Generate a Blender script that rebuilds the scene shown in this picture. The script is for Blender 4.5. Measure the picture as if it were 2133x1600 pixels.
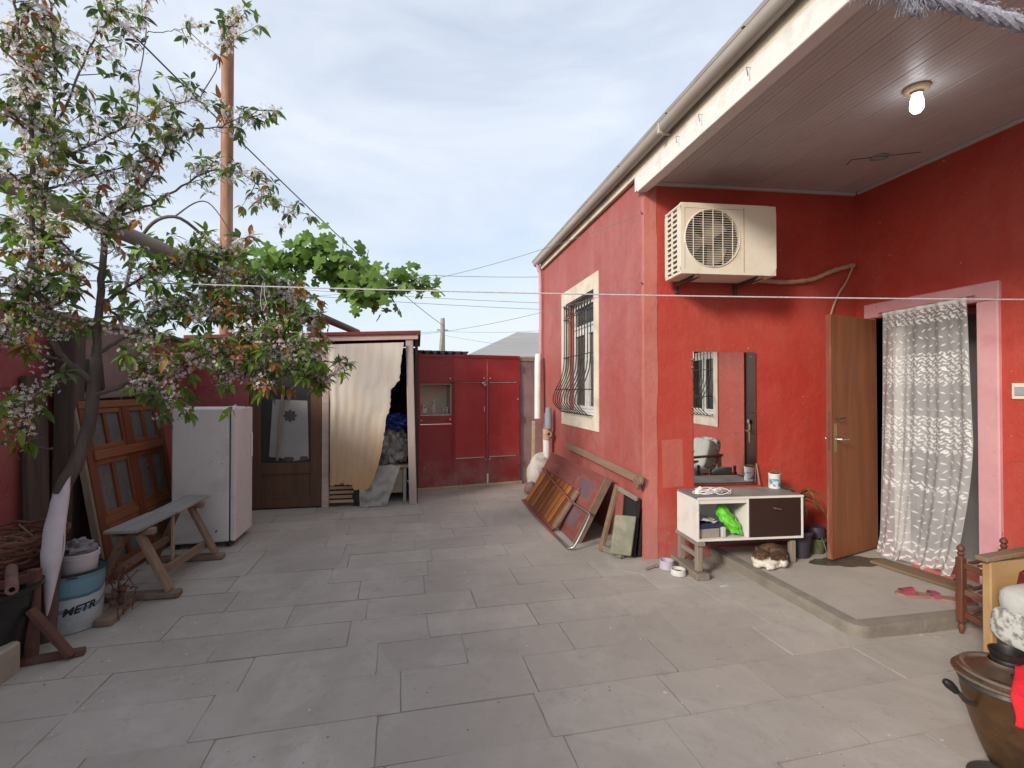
import bpy, bmesh, math, random
import numpy as np
from mathutils import Vector, Matrix, Euler, noise
for o in list(bpy.data.objects): bpy.data.objects.remove(o)
random.seed(7)
SC = bpy.context.scene; COL = SC.collection
R = math.radians
# ------------------------------------------------------------------ camera
cd = bpy.data.cameras.new('camera'); cam = bpy.data.objects.new('camera', cd); COL.objects.link(cam)
cd.sensor_fit = 'HORIZONTAL'; cd.sensor_width = 36.0; cd.lens = 36.0*1020/2133
cd.clip_start = .05; cd.clip_end = 2000
cam.location = (0, 0, 1.5)
cam.rotation_euler = Euler((R(90.67), 0, -math.atan2(196, 1020)), 'XYZ')
SC.camera = cam
# ------------------------------------------------------------------ sky, sun, exposure
SUN_DIR = Vector((-.76, -.54, .43)).normalized()      # towards the sun
w = bpy.data.worlds.new('World'); SC.world = w; w.use_nodes = True
wn, wl = w.node_tree.nodes, w.node_tree.links
for n in list(wn): wn.remove(n)
sky = wn.new('ShaderNodeTexSky'); sky.sky_type = 'NISHITA'; sky.sun_disc = False
sky.sun_elevation = math.asin(SUN_DIR.z); sky.sun_rotation = math.atan2(SUN_DIR.x, SUN_DIR.y)
sky.air_density = 1.0; sky.dust_density = 2.0; sky.ozone_density = 1.2
tc = wn.new('ShaderNodeTexCoord'); mp = wn.new('ShaderNodeMapping'); mp.inputs['Scale'].default_value = (1.0, 1.6, 3.2)
mp.inputs['Rotation'].default_value = (0, 0, .6)
nz = wn.new('ShaderNodeTexNoise'); nz.inputs['Scale'].default_value = 1.7; nz.inputs['Detail'].default_value = 5; nz.inputs['Roughness'].default_value = .55
nz.inputs['Distortion'].default_value = .6
cr = wn.new('ShaderNodeValToRGB'); cr.color_ramp.elements[0].position = .30; cr.color_ramp.elements[0].color = (.50, .50, .50, 1)
cr.color_ramp.elements[1].position = .66; cr.color_ramp.elements[1].color = (.93, .93, .93, 1)
mx = wn.new('ShaderNodeMix'); mx.data_type = 'RGBA'
CLOUD = (4.0, 4.3, 4.8, 1)
mx.inputs[7].default_value = CLOUD
bg = wn.new('ShaderNodeBackground'); bg.inputs['Strength'].default_value = .15
wo = wn.new('ShaderNodeOutputWorld')
wl.new(tc.outputs['Generated'], mp.inputs['Vector']); wl.new(mp.outputs[0], nz.inputs['Vector']); wl.new(nz.outputs['Fac'], cr.inputs[0])
wl.new(cr.outputs[0], mx.inputs[0]); wl.new(sky.outputs[0], mx.inputs[6]); wl.new(mx.outputs[2], bg.inputs['Color']); wl.new(bg.outputs[0], wo.inputs['Surface'])
sl = bpy.data.lights.new('sun', 'SUN'); sl.energy = 2.5; sl.angle = R(12); sl.color = (1, .92, .80)
so = bpy.data.objects.new('sun', sl); COL.objects.link(so); so.rotation_euler = SUN_DIR.to_track_quat('Z', 'Y').to_euler(); so.location = (-6, -4, 8)
SC.view_settings.view_transform = 'Standard'; SC.view_settings.look = 'None'; SC.view_settings.gamma = 1; SC.view_settings.exposure = .55
SC.view_settings.use_curve_mapping = False
SC.cycles.max_bounces = 7; SC.cycles.transparent_max_bounces = 12

# ------------------------------------------------------------------ materials
def nt(name):
    m = bpy.data.materials.new(name); m.use_nodes = True
    t = m.node_tree; b = t.nodes['Principled BSDF']
    return m, t, b
def mixc(t, fac, a, b, mode='MIX'):
    n = t.nodes.new('ShaderNodeMix'); n.data_type = 'RGBA'; n.blend_type = mode
    for i, v in ((0, fac), (6, a), (7, b)):
        if hasattr(v, 'links'): t.links.new(v, n.inputs[i])
        else: n.inputs[i].default_value = v if i == 0 else (*v, 1)
    return n.outputs[2]
def coords(t, stretch=(1, 1, 1), rnd=True):
    c = t.nodes.new('ShaderNodeTexCoord'); m = t.nodes.new('ShaderNodeMapping'); m.inputs['Scale'].default_value = stretch
    t.links.new(c.outputs['Object'], m.inputs[0])
    if rnd:
        oi = t.nodes.new('ShaderNodeObjectInfo'); mu = t.nodes.new('ShaderNodeMath'); mu.operation = 'MULTIPLY'; mu.inputs[1].default_value = 37.
        t.links.new(oi.outputs['Random'], mu.inputs[0]); cb = t.nodes.new('ShaderNodeCombineXYZ')
        for i in range(3): t.links.new(mu.outputs[0], cb.inputs[i])
        t.links.new(cb.outputs[0], m.inputs['Location'])
    return m.outputs[0]
def noise_n(t, vec, scale, detail=5, rough=.6, lo=.35, hi=.65, dist=0):
    n = t.nodes.new('ShaderNodeTexNoise'); n.inputs['Scale'].default_value = scale; n.inputs['Detail'].default_value = detail
    n.inputs['Roughness'].default_value = rough; n.inputs['Distortion'].default_value = dist
    t.links.new(vec, n.inputs['Vector'])
    r = t.nodes.new('ShaderNodeMapRange'); r.inputs[1].default_value = lo; r.inputs[2].default_value = hi; r.clamp = True
    t.links.new(n.outputs['Fac'], r.inputs[0])
    return r.outputs[0]
def scalef(t, v, k):
    n = t.nodes.new('ShaderNodeMath'); n.operation = 'MULTIPLY'; n.inputs[1].default_value = k; t.links.new(v, n.inputs[0]); return n.outputs[0]
MATS = {}
def M(name, c1, c2=None, scale=6., rough=.7, bump=.15, bscale=60., metal=0., stretch=(1, 1, 1), dirt=None, chips=None, rvar=0., spec=.4, trans=0., rlo=None, lo=.35, hi=.65):
    """paint / wood / stone: two tones over noise, optional dirt (colour, scale, amount, threshold), chips (colour, scale, threshold), per-object value change rvar"""
    m, t, b = nt(name); v = coords(t, stretch)
    c2 = c2 or tuple(x*.75 for x in c1)
    col = mixc(t, noise_n(t, v, scale, lo=lo, hi=hi), c1, c2)
    if dirt:
        dc, ds, da, dt = dirt
        col = mixc(t, scalef(t, noise_n(t, v, ds, 8, .65, dt, dt+.2, .4), da), col, dc)
    if chips:
        cc, cs, ct = chips
        col = mixc(t, noise_n(t, v, cs, 3, .6, ct, ct+.02), col, cc)
    if rvar:
        oi = t.nodes.new('ShaderNodeObjectInfo'); r = t.nodes.new('ShaderNodeMapRange'); r.inputs[3].default_value = 1-rvar; r.inputs[4].default_value = 1+rvar
        t.links.new(oi.outputs['Random'], r.inputs[0])
        h = t.nodes.new('ShaderNodeHueSaturation'); t.links.new(r.outputs[0], h.inputs['Value']); t.links.new(col, h.inputs['Color']); col = h.outputs[0]
    t.links.new(col, b.inputs['Base Color'])
    b.inputs['Metallic'].default_value = metal; b.inputs['Specular IOR Level'].default_value = spec
    rr = t.nodes.new('ShaderNodeMapRange'); rr.inputs[3].default_value = rough if rlo is None else rlo; rr.inputs[4].default_value = min(1, rough+.12)
    t.links.new(noise_n(t, v, scale*2.3, 4, .6, .3, .7), rr.inputs[0]); t.links.new(rr.outputs[0], b.inputs['Roughness'])
    if bump:
        bn = t.nodes.new('ShaderNodeBump'); bn.inputs['Strength'].default_value = bump; bn.inputs['Distance'].default_value = .01
        n2 = t.nodes.new('ShaderNodeTexNoise'); n2.inputs['Scale'].default_value = bscale; n2.inputs['Detail'].default_value = 6; n2.inputs['Roughness'].default_value = .65
        t.links.new(v, n2.inputs['Vector']); t.links.new(n2.outputs['Fac'], bn.inputs['Height']); t.links.new(bn.outputs[0], b.inputs['Normal'])
    if trans: b.inputs['Transmission Weight'].default_value = trans
    MATS[name] = m
    return m
def wood(name, c1, c2, axis='Y', rough=.6, dirt=None, rvar=.15, bump=.3, spec=.35, sc=9.):
    st = {'X': (.09, 1, 1), 'Y': (1, .09, 1), 'Z': (1, 1, .09)}[axis]
    return M(name, c1, c2, sc*2.2, rough, bump, 55., 0, st, dirt, None, rvar, spec, lo=.3, hi=.7)

# red plaster paint: faded, streaked, chipped and patched
def red_paint(name, base, alt, fade, fade_amt, streak=.35):
    m, t, b = nt(name); v = coords(t, rnd=False)
    vs = coords(t, (3., 3., .22), rnd=False)
    col = mixc(t, noise_n(t, v, 1.1, 6, .6, .3, .7), base, alt)
    col = mixc(t, scalef(t, noise_n(t, v, 1.2, 9, .68, .42, .66, 1.1), fade_amt), col, fade)
    col = mixc(t, scalef(t, noise_n(t, vs, 1.6, 6, .6, .48, .75), streak), col, fade)
    col = mixc(t, scalef(t, noise_n(t, v, 5., 8, .7, .48, .74), .26), col, tuple(x*.66 for x in base))
    col = mixc(t, noise_n(t, v, 26, 2, .5, .765, .78), col, (.55, .36, .33))
    vd = coords(t, rnd=False); nd = t.nodes.new('ShaderNodeTexNoise'); nd.inputs['Scale'].default_value = 2.4; nd.inputs['Detail'].default_value = 6; t.links.new(vd, nd.inputs['Vector'])
    va = t.nodes.new('ShaderNodeVectorMath'); va.operation = 'MULTIPLY_ADD'; va.inputs[1].default_value = (.55, .55, .55); t.links.new(nd.outputs['Color'], va.inputs[0]); t.links.new(vd, va.inputs[2])
    vo = t.nodes.new('ShaderNodeTexVoronoi'); vo.feature = 'DISTANCE_TO_EDGE'; vo.inputs['Scale'].default_value = .75; t.links.new(va.outputs[0], vo.inputs['Vector'])
    ck = t.nodes.new('ShaderNodeMapRange'); ck.inputs[1].default_value = .0025; ck.inputs[2].default_value = .0008; ck.clamp = True; t.links.new(vo.outputs['Distance'], ck.inputs[0])
    cm = t.nodes.new('ShaderNodeMath'); cm.operation = 'MULTIPLY'; t.links.new(ck.outputs[0], cm.inputs[0]); t.links.new(noise_n(t, v, .8, 3, .5, .50, .60), cm.inputs[1])
    col = mixc(t, scalef(t, cm.outputs[0], .55), col, tuple(x*.35 for x in base))
    # splash dirt close to the ground
    sx = t.nodes.new('ShaderNodeSeparateXYZ'); c = t.nodes.new('ShaderNodeTexCoord'); t.links.new(c.outputs['Object'], sx.inputs[0])
    r = t.nodes.new('ShaderNodeMapRange'); r.inputs[1].default_value = .62; r.inputs[2].default_value = .0; r.clamp = True; t.links.new(sx.outputs[2], r.inputs[0])
    mm = t.nodes.new('ShaderNodeMath'); mm.operation = 'MULTIPLY'; t.links.new(r.outputs[0], mm.inputs[0]); t.links.new(noise_n(t, v, 3.2, 8, .7, .38, .7), mm.inputs[1])
    col = mixc(t, scalef(t, mm.outputs[0], .9), col, (.30, .195, .165))
    t.links.new(col, b.inputs['Base Color']); b.inputs['Roughness'].default_value = .55; b.inputs['Specular IOR Level'].default_value = .5
    bn = t.nodes.new('ShaderNodeBump'); bn.inputs['Strength'].default_value = .55; bn.inputs['Distance'].default_value = .018
    n2 = t.nodes.new('ShaderNodeTexNoise'); n2.inputs['Scale'].default_value = 9; n2.inputs['Detail'].default_value = 9; n2.inputs['Roughness'].default_value = .68
    t.links.new(v, n2.inputs['Vector']); t.links.new(n2.outputs['Fac'], bn.inputs['Height']); t.links.new(bn.outputs[0], b.inputs['Normal'])
    MATS[name] = m
    return m
red_paint('red_faded', (.355, .072, .062), (.335, .085, .074), (.43, .165, .148), .5, .45)
red_paint('red_deep', (.43, .038, .024), (.39, .048, .032), (.45, .10, .078), .42, .38)
red_paint('red_yard', (.30, .042, .045), (.26, .04, .046), (.33, .13, .125), .6)
red_paint('pink_strip', (.46, .135, .11), (.43, .115, .095), (.52, .23, .19), .5)
M('pink_frame', (.58, .315, .335), (.52, .26, .285), 4, .6, .3, 14, dirt=((.42, .16, .16), 3, .5, .52), chips=((.30, .05, .05), 13, .70))
M('cream_plaster', (.70, .62, .52), (.62, .54, .45), 4, .75, .25, 25, dirt=((.40, .33, .26), 4, .5, .5))
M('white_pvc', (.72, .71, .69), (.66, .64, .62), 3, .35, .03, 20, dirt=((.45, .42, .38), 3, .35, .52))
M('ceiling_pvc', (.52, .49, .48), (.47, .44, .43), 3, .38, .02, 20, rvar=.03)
M('fascia_white', (.74, .73, .70), (.66, .64, .60), 3, .4, .05, 20, dirt=((.42, .38, .33), 5, .55, .54))
M('gutter_metal', (.42, .39, .35), (.34, .31, .275), 2.5, .38, .05, 20, stretch=(1, .15, 1), dirt=((.22, .16, .12), 2.2, .7, .48))
M('roof_metal', (.30, .28, .26), None, 4, .5)
M('black_iron', (.022, .021, .022), (.05, .04, .036), 20, .5, .1, 80)
M('dark_glass', (.022, .026, .030), (.03, .034, .036), 2, .06, 0, spec=.6)
M('grey_interior', (.16, .155, .155), (.12, .118, .118), 2, .8)
M('slab', (.345, .322, .292), (.318, .297, .269), 2.6, .8, .22, 45, dirt=((.27, .248, .226), 1.7, .55, .47), chips=((.48, .46, .44), 21, .755), rvar=.03, spec=.25)
M('sand', (.36, .335, .295), (.11, .098, .085), 1.3, .95, .4, 120, spec=.1, lo=.55, hi=.82)
M('soil', (.20, .18, .15), (.15, .135, .11), .4, .95, .3, 30, spec=.1)
M('step_concrete', (.385, .35, .31), (.335, .305, .275), 3, .85, .3, 50, dirt=((.17, .15, .13), 2.2, .55, .53))
M('step_edge', (.23, .205, .17), (.18, .16, .135), 6, .9, .5, 40, dirt=((.15, .125, .10), 4, .6, .5))
M('cream_metal', (.69, .645, .54), (.65, .605, .50), 3, .42, .03, 30, dirt=((.46, .36, .22), 3.5, .5, .55))
M('fan_dark', (.055, .048, .045), (.08, .07, .062), 8, .6)
M('fan_blade', (.30, .25, .20), (.22, .18, .15), 6, .5)
M('rust_iron', (.085, .042, .034), (.12, .06, .042), 9, .85, .4, 60, dirt=((.20, .11, .06), 6, .6, .56))
M('hose_tape', (.50, .36, .24), (.42, .29, .19), 14, .7, .35, 40, dirt=((.26, .18, .12), 8, .5, .5))
wood('door_veneer', (.28, .098, .032), (.20, .066, .022), 'Z', .45, ((.125, .045, .02), 2.6, .8, .47), 0, .08, .4, 5.)
wood('door_edge', (.22, .06, .035), (.14, .035, .022), 'Z', .7, ((.36, .22, .13), 12, .6, .55), 0)
M('steel', (.55, .53, .50), (.45, .43, .40), 10, .28, .02, metal=1)
M('brass', (.55, .42, .24), (.45, .33, .18), 10, .3, .03, metal=1)
M('lace_thread', (.62, .615, .615), (.56, .555, .56), 30, .9, .2, 200)
M('grey_plastic', (.30, .33, .36), (.25, .28, .31), 6, .5, .03)
def sheer(name, col, transp, transl=.35):
    m = bpy.data.materials.new(name); m.use_nodes = True; t = m.node_tree; t.nodes.remove(t.nodes['Principled BSDF'])
    out = t.nodes['Material Output']
    tr = t.nodes.new('ShaderNodeBsdfTransparent'); d = t.nodes.new('ShaderNodeBsdfDiffuse'); tl = t.nodes.new('ShaderNodeBsdfTranslucent')
    d.inputs[0].default_value = (*col, 1); tl.inputs[0].default_value = (*col, 1)
    m1 = t.nodes.new('ShaderNodeMixShader'); m1.inputs[0].default_value = transl; t.links.new(d.outputs[0], m1.inputs[1]); t.links.new(tl.outputs[0], m1.inputs[2])
    m2 = t.nodes.new('ShaderNodeMixShader'); t.links.new(m1.outputs[0], m2.inputs[1]); t.links.new(tr.outputs[0], m2.inputs[2])
    v = coords(t); f = noise_n(t, v, 3.2, 4, .6, .3, .7)
    r = t.nodes.new('ShaderNodeMapRange'); r.inputs[3].default_value = transp-.1; r.inputs[4].default_value = transp+.1; t.links.new(f, r.inputs[0])
    t.links.new(r.outputs[0], m2.inputs[0]); t.links.new(m2.outputs[0], out.inputs[0]); MATS[name] = m
sheer('sheer_voile', (.78, .78, .79), .57)
sheer('plastic_film', (.50, .50, .47), .35, .2)
def leafmat(name, c1, c2, transl=.35, rvar=.35, tint=None):
    m = bpy.data.materials.new(name); m.use_nodes = True; t = m.node_tree; b = t.nodes['Principled BSDF']; out = t.nodes['Material Output']
    g = t.nodes.new('ShaderNodeNewGeometry')
    col = mixc(t, g.outputs['Random Per Island'], c1, c2)
    oi = t.nodes.new('ShaderNodeObjectInfo')
    col = mixc(t, scalef(t, oi.outputs['Random'], .8), col, tint or c2)
    t.links.new(col, b.inputs['Base Color']); b.inputs['Roughness'].default_value = .5; b.inputs['Specular IOR Level'].default_value = .35
    tl = t.nodes.new('ShaderNodeBsdfTranslucent'); t.links.new(col, tl.inputs[0])
    mxs = t.nodes.new('ShaderNodeMixShader'); mxs.inputs[0].default_value = transl
    t.links.new(b.outputs[0], mxs.inputs[1]); t.links.new(tl.outputs[0], mxs.inputs[2]); t.links.new(mxs.outputs[0], out.inputs[0]); MATS[name] = m
leafmat('leaf_green', (.12, .21, .030), (.25, .36, .06), .5, tint=(.16, .27, .045))
leafmat('leaf_dark', (.075, .125, .04), (.13, .19, .06), .45, tint=(.09, .15, .05))
leafmat('leaf_bronze', (.30, .12, .035), (.36, .20, .06), .4, tint=(.30, .16, .05))
leafmat('petal', (.88, .80, .77), (.90, .86, .84), .5)
leafmat('petal_dull', (.76, .52, .44), (.80, .64, .56), .45)
leafmat('vine_leaf', (.075, .17, .022), (.20, .33, .055), .38, tint=(.12, .22, .04))
leafmat('pot_leaf', (.035, .085, .025), (.10, .17, .05), .2)

# ------------------------------------------------------------------ mesh builder (world coordinates, optional local frame T)
class B:
    def __init__(s, T=None): s.v = []; s.f = []; s.T = T; s.flat = []
    def _add(s, vs, fs, smooth=False):
        k = len(s.v)
        for p in vs:
            p = Vector(p); s.v.append(s.T @ p if s.T is not None else p)
        for f in fs: s.f.append(tuple(i+k for i in f)); s.flat.append(not smooth)
        return s
    def obox(s, c, ax, ay, az, bev=0.):
        """box about c with half-axis vectors"""
        c, ax, ay, az = Vector(c), Vector(ax), Vector(ay), Vector(az)
        hx, hy, hz = ax.length, ay.length, az.length
        ux, uy, uz = ax/hx, ay/hy, az/hz
        b = min(bev, .45*min(hx, hy, hz))
        if b <= 1e-6:
            vs = [c+sx*ax+sy*ay+sz*az for sx in (-1, 1) for sy in (-1, 1) for sz in (-1, 1)]
            return s._add(vs, [(0, 1, 3, 2), (4, 6, 7, 5), (0, 4, 5, 1), (2, 3, 7, 6), (0, 2, 6, 4), (1, 5, 7, 3)])
        idx = {}; vs = []
        for sx in (-1, 1):
            for sy in (-1, 1):
                for sz in (-1, 1):
                    for k, d in enumerate(((hx, hy-b, hz-b), (hx-b, hy, hz-b), (hx-b, hy-b, hz))):
                        idx[(sx, sy, sz, k)] = len(vs); vs.append(c+ux*sx*d[0]+uy*sy*d[1]+uz*sz*d[2])
        fs = []
        for q in (-1, 1):
            fs.append([idx[(q, a, e, 0)] for a, e in ((-1, -1), (1, -1), (1, 1), (-1, 1))])
            fs.append([idx[(a, q, e, 1)] for a, e in ((-1, -1), (1, -1), (1, 1), (-1, 1))])
            fs.append([idx[(a, e, q, 2)] for a, e in ((-1, -1), (1, -1), (1, 1), (-1, 1))])
        for p in (-1, 1):
            for q in (-1, 1):
                fs.append([idx[(p, q, -1, 0)], idx[(p, q, 1, 0)], idx[(p, q, 1, 1)], idx[(p, q, -1, 1)]])
                fs.append([idx[(p, -1, q, 0)], idx[(p, 1, q, 0)], idx[(p, 1, q, 2)], idx[(p, -1, q, 2)]])
                fs.append([idx[(-1, p, q, 1)], idx[(1, p, q, 1)], idx[(1, p, q, 2)], idx[(-1, p, q, 2)]])
                for r_ in (-1, 1): fs.append([idx[(p, q, r_, 0)], idx[(p, q, r_, 1)], idx[(p, q, r_, 2)]])
        out = []
        for f in fs:
            a, e, g = vs[f[0]], vs[f[1]], vs[f[2]]
            n = (e-a).cross(g-a); m = sum((vs[i] for i in f), Vector())/len(f)
            out.append(tuple(f) if n.dot(m-c) > 0 else tuple(reversed(f)))
        return s._add(vs, out)
    def box(s, x0, x1, y0, y1, z0, z1, bev=0.):
        return s.obox(((x0+x1)/2, (y0+y1)/2, (z0+z1)/2), ((x1-x0)/2, 0, 0), (0, (y1-y0)/2, 0), (0, 0, (z1-z0)/2), bev)
    def beam(s, p0, p1, w_, h_, up=(0, 0, 1), bev=0.):
        p0, p1 = Vector(p0), Vector(p1); d = (p1-p0); u = Vector(up); L = d.length; d = d/L
        x = d.cross(u)
        if x.length < 1e-4: x = d.cross(Vector((1, 0, 0)))
        x.normalize(); z = x.cross(d)
        return s.obox((p0+p1)/2, x*w_/2, d*L/2, z*h_/2, bev)
    def tube(s, pts, r, n=8, cap=True):
        pts = [Vector(p) for p in pts]; N = len(pts); rs = r if isinstance(r, (list, tuple)) else [r]*N
        d0 = (pts[1]-pts[0]).normalized(); u = d0.orthogonal().normalized(); vs = []; fs = []
        for i, p in enumerate(pts):
            d = (pts[min(i+1, N-1)]-pts[max(i-1, 0)])
            d = d.normalized() if d.length > 1e-9 else d0
            u = (u-d*u.dot(d)); u = u.normalized() if u.length > 1e-6 else d.orthogonal().normalized(); v_ = d.cross(u)
            for k in range(n):
                a = 2*math.pi*k/n; vs.append(p+(u*math.cos(a)+v_*math.sin(a))*rs[i])
        for i in range(N-1):
            for k in range(n): fs.append((i*n+k, i*n+(k+1) % n, (i+1)*n+(k+1) % n, (i+1)*n+k))
        s._add(vs, fs, True)
        if cap:
            k = len(s.v); s.f.append(tuple(range(k-N*n, k-N*n+n))[::-1]); s.f.append(tuple(range(k-n, k))); s.flat += [True, True]
        return s
    def lathe(s, prof, c=(0, 0, 0), n=24, M3=None):
        c = Vector(c); vs = []; fs = []
        for r_, z in prof:
            for k in range(n):
                a = 2*math.pi*k/n; p = Vector((r_*math.cos(a), r_*math.sin(a), z))
                if M3 is not None: p = M3 @ p
                vs.append(c+p)
        for i in range(len(prof)-1):
            for k in range(n): fs.append((i*n+k, i*n+(k+1) % n, (i+1)*n+(k+1) % n, (i+1)*n+k))
        return s._add(vs, fs, True)
    def grid(s, fn, nu, nv, smooth=True):
        vs = [fn(i/nu, j/nv) for j in range(nv+1) for i in range(nu+1)]; fs = []
        for j in range(nv):
            for i in range(nu):
                a = j*(nu+1)+i; fs.append((a, a+1, a+nu+2, a+nu+1))
        return s._add(vs, fs, smooth)
    def prism(s, poly, e):
        """polygon (3-D points) pushed along e"""
        poly = [Vector(p) for p in poly]; e = Vector(e); n = len(poly)
        vs = poly+[p+e for p in poly]
        fs = [tuple(range(n))[::-1], tuple(range(n, 2*n))]+[(i, (i+1) % n, n+(i+1) % n, n+i) for i in range(n)]
        return s._add(vs, fs)
    def blob(s, c, r, n=10, m=7, amp=.0, seed=0, freq=3.):
        c = Vector(c); r = Vector(r) if not isinstance(r, (int, float)) else Vector((r, r, r)); vs = []; fs = []
        for j in range(m+1):
            th = math.pi*j/m
            for k in range(n):
                a = 2*math.pi*k/n; d = Vector((math.sin(th)*math.cos(a), math.sin(th)*math.sin(a), math.cos(th)))
                q = 1+amp*noise.noise(d*freq+Vector((seed*7.3, seed*1.7, 0)))
                vs.append(c+Vector((d.x*r.x, d.y*r.y, d.z*r.z))*q)
        for j in range(m):
            for k in range(n): fs.append((j*n+k, (j+1)*n+k, (j+1)*n+(k+1) % n, j*n+(k+1) % n))
        return s._add(vs, fs, True)
    def build(s, name, mat, parent=None, origin=None, **kw):
        og = Vector(origin) if origin is not None else (Vector(parent['_o']) if parent is not None else Vector((0, 0, 0)))
        me = bpy.data.meshes.new(name); me.from_pydata([tuple(p-og) for p in s.v], [], s.f); me.update()
        sm = [not x for x in s.flat]
        if any(sm):
            me.polygons.foreach_set('use_smooth', sm)
            try: me.set_sharp_from_angle(angle=R(40))
            except Exception: pass
        me.materials.append(MATS[mat] if isinstance(mat, str) else mat)
        o = bpy.data.objects.new(name, me); COL.objects.link(o)
        po = Vector(parent['_o']) if parent is not None else Vector((0, 0, 0))
        o.location = og-po; o['_o'] = tuple(og)
        if parent is not None: o.parent = parent
        for k, v_ in kw.items(): o[{'cat': 'category'}.get(k, k)] = v_
        return o
def empty(name, loc, label=None, cat=None, group=None, kind=None, parent=None):
    o = bpy.data.objects.new(name, None); COL.objects.link(o); o.empty_display_size = .1
    po = Vector(parent['_o']) if parent is not None else Vector((0, 0, 0))
    o.location = Vector(loc)-po; o['_o'] = tuple(loc)
    if parent is not None: o.parent = parent
    for k, v_ in (('label', label), ('category', cat), ('group', group), ('kind', kind)):
        if v_: o[k] = v_
    return o
def lerp(a, b, t): return a+(b-a)*t
def spline(pts, k=6):
    """Catmull-Rom through points"""
    P_ = [Vector(p) for p in pts]; out = []
    for i in range(len(P_)-1):
        p0 = P_[max(i-1, 0)]; p1 = P_[i]; p2 = P_[i+1]; p3 = P_[min(i+2, len(P_)-1)]
        for j in range(k):
            t = j/k
            out.append(.5*((2*p1)+(p2-p0)*t+(2*p0-5*p1+4*p2-p3)*t*t+(3*p1-p0-3*p2+p3)*t**3))
    return out+[P_[-1]]
def frame(loc, rz): return Matrix.Translation(loc) @ Matrix.Rotation(rz, 4, 'Z')
# ================================================================== ground and paving
B().box(-300, 300, -300, 300, -.5, -.045).build('ground', 'soil', kind='structure')
pav = empty('paving', (0, 0, 0), kind='structure')
# paving stone: tone per slab, stains and dust smears that run on across the slabs
m, t, b = nt('slab'); v = coords(t); tco = t.nodes.new('ShaderNodeTexCoord'); tco.object = pav; vw = tco.outputs['Object']
col = mixc(t, noise_n(t, v, 3, 6, .65, .3, .7), (.395, .358, .320), (.362, .328, .292))
col = mixc(t, scalef(t, noise_n(t, vw, .75, 9, .68, .44, .66, .8), .7), col, (.285, .26, .228))
col = mixc(t, scalef(t, noise_n(t, vw, 1.5, 10, .72, .50, .68, 1.4), .6), col, (.45, .42, .38))
col = mixc(t, scalef(t, noise_n(t, vw, 8, 8, .75, .55, .70), .6), col, (.265, .24, .212))
col = mixc(t, noise_n(t, vw, 17, 2, .5, .755, .77), col, (.52, .50, .47))
col = mixc(t, noise_n(t, vw, 30, 2, .5, .74, .76), col, (.15, .135, .12))
oi = t.nodes.new('ShaderNodeObjectInfo'); r_ = t.nodes.new('ShaderNodeMapRange'); r_.inputs[3].default_value = .935; r_.inputs[4].default_value = 1.06; t.links.new(oi.outputs['Random'], r_.inputs[0])
h = t.nodes.new('ShaderNodeHueSaturation'); t.links.new(r_.outputs[0], h.inputs['Value']); t.links.new(col, h.inputs['Color']); t.links.new(h.outputs[0], b.inputs['Base Color'])
b.inputs['Roughness'].default_value = .82; b.inputs['Specular IOR Level'].default_value = .22
bn = t.nodes.new('ShaderNodeBump'); bn.inputs['Strength'].default_value = .35; bn.inputs['Distance'].default_value = .006; n2 = t.nodes.new('ShaderNodeTexNoise'); n2.inputs['Scale'].default_value = 24; n2.inputs['Detail'].default_value = 10; n2.inputs['Roughness'].default_value = .72; t.links.new(vw, n2.inputs['Vector']); t.links.new(n2.outputs['Fac'], bn.inputs['Height']); t.links.new(bn.outputs[0], b.inputs['Normal'])
MATS['slab'] = m
ca, sa = math.cos(R(2.2)), math.sin(R(2.2))
uu, vv = Vector((ca, sa, 0)), Vector((-sa, ca, 0))
row, ns = -1.6, 0
rr = random.Random(3)
while row < 7.9:
    wv = rr.uniform(.315, .36); x = -3.2+rr.uniform(-.6, 0)
    while x < 4.4:
        L = rr.choice((.62, .66, .70, .74, .5, .9))*rr.uniform(.95, 1.05)
        c = uu*(x+L/2)+vv*(row+wv/2)
        if -2.95 < c.x < 4.1 and not (c.x > 2.25 and c.y > 4.2) and c.y < 7.75 and not (c.x < -.1 and c.y > 7.2) and not (c.x > 2.9 and c.y > 2.75) and c.y > -1.5:
            g_ = rr.uniform(.0006, .0022); z = rr.uniform(-.0022, .0022)
            tl = Vector((0, 0, rr.uniform(-.0022, .0022))); tw = Vector((0, 0, rr.uniform(-.0018, .0018)))
            b = B(); pts = []; hx, hy = L/2-g_, wv/2-g_
            for (ax_, ay_, bx_, by_, nn_) in ((-1, -1, 1, -1, 6), (1, -1, 1, 1, 4), (1, 1, -1, 1, 6), (-1, 1, -1, -1, 4)):
                for kk in range(nn_):
                    f_ = kk/nn_; px_, py_ = lerp(ax_, bx_, f_)*hx, lerp(ay_, by_, f_)*hy; cut = .003*abs(rr.gauss(0, .5))*(2.2 if kk == 0 else 1)
                    pts.append(c+uu*(px_-math.copysign(min(cut, .012), px_))+vv*(py_-math.copysign(min(cut*.6, .008), py_))+Vector((0, 0, z+tl.z*px_/hx+tw.z*py_/hy)))
            b.prism([p-Vector((0, 0, .04)) for p in pts], (0, 0, .04))
            b.build('slab', 'slab', pav, origin=c); ns += 1
        x += L
    row += wv
def sandz(u, v):
    x, y = lerp(-3.1, 4.3, u), lerp(-1.8, 8.2, v)
    return (x, y, min(-.0048, -.0058+.0050*noise.noise((x*1.5, y*1.5, 3.1))+.0022*noise.noise((x*6, y*6, 1.))))
sd = B().grid(sandz, 230, 310).build('joint_sand', 'sand', pav, kind='stuff')
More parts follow.
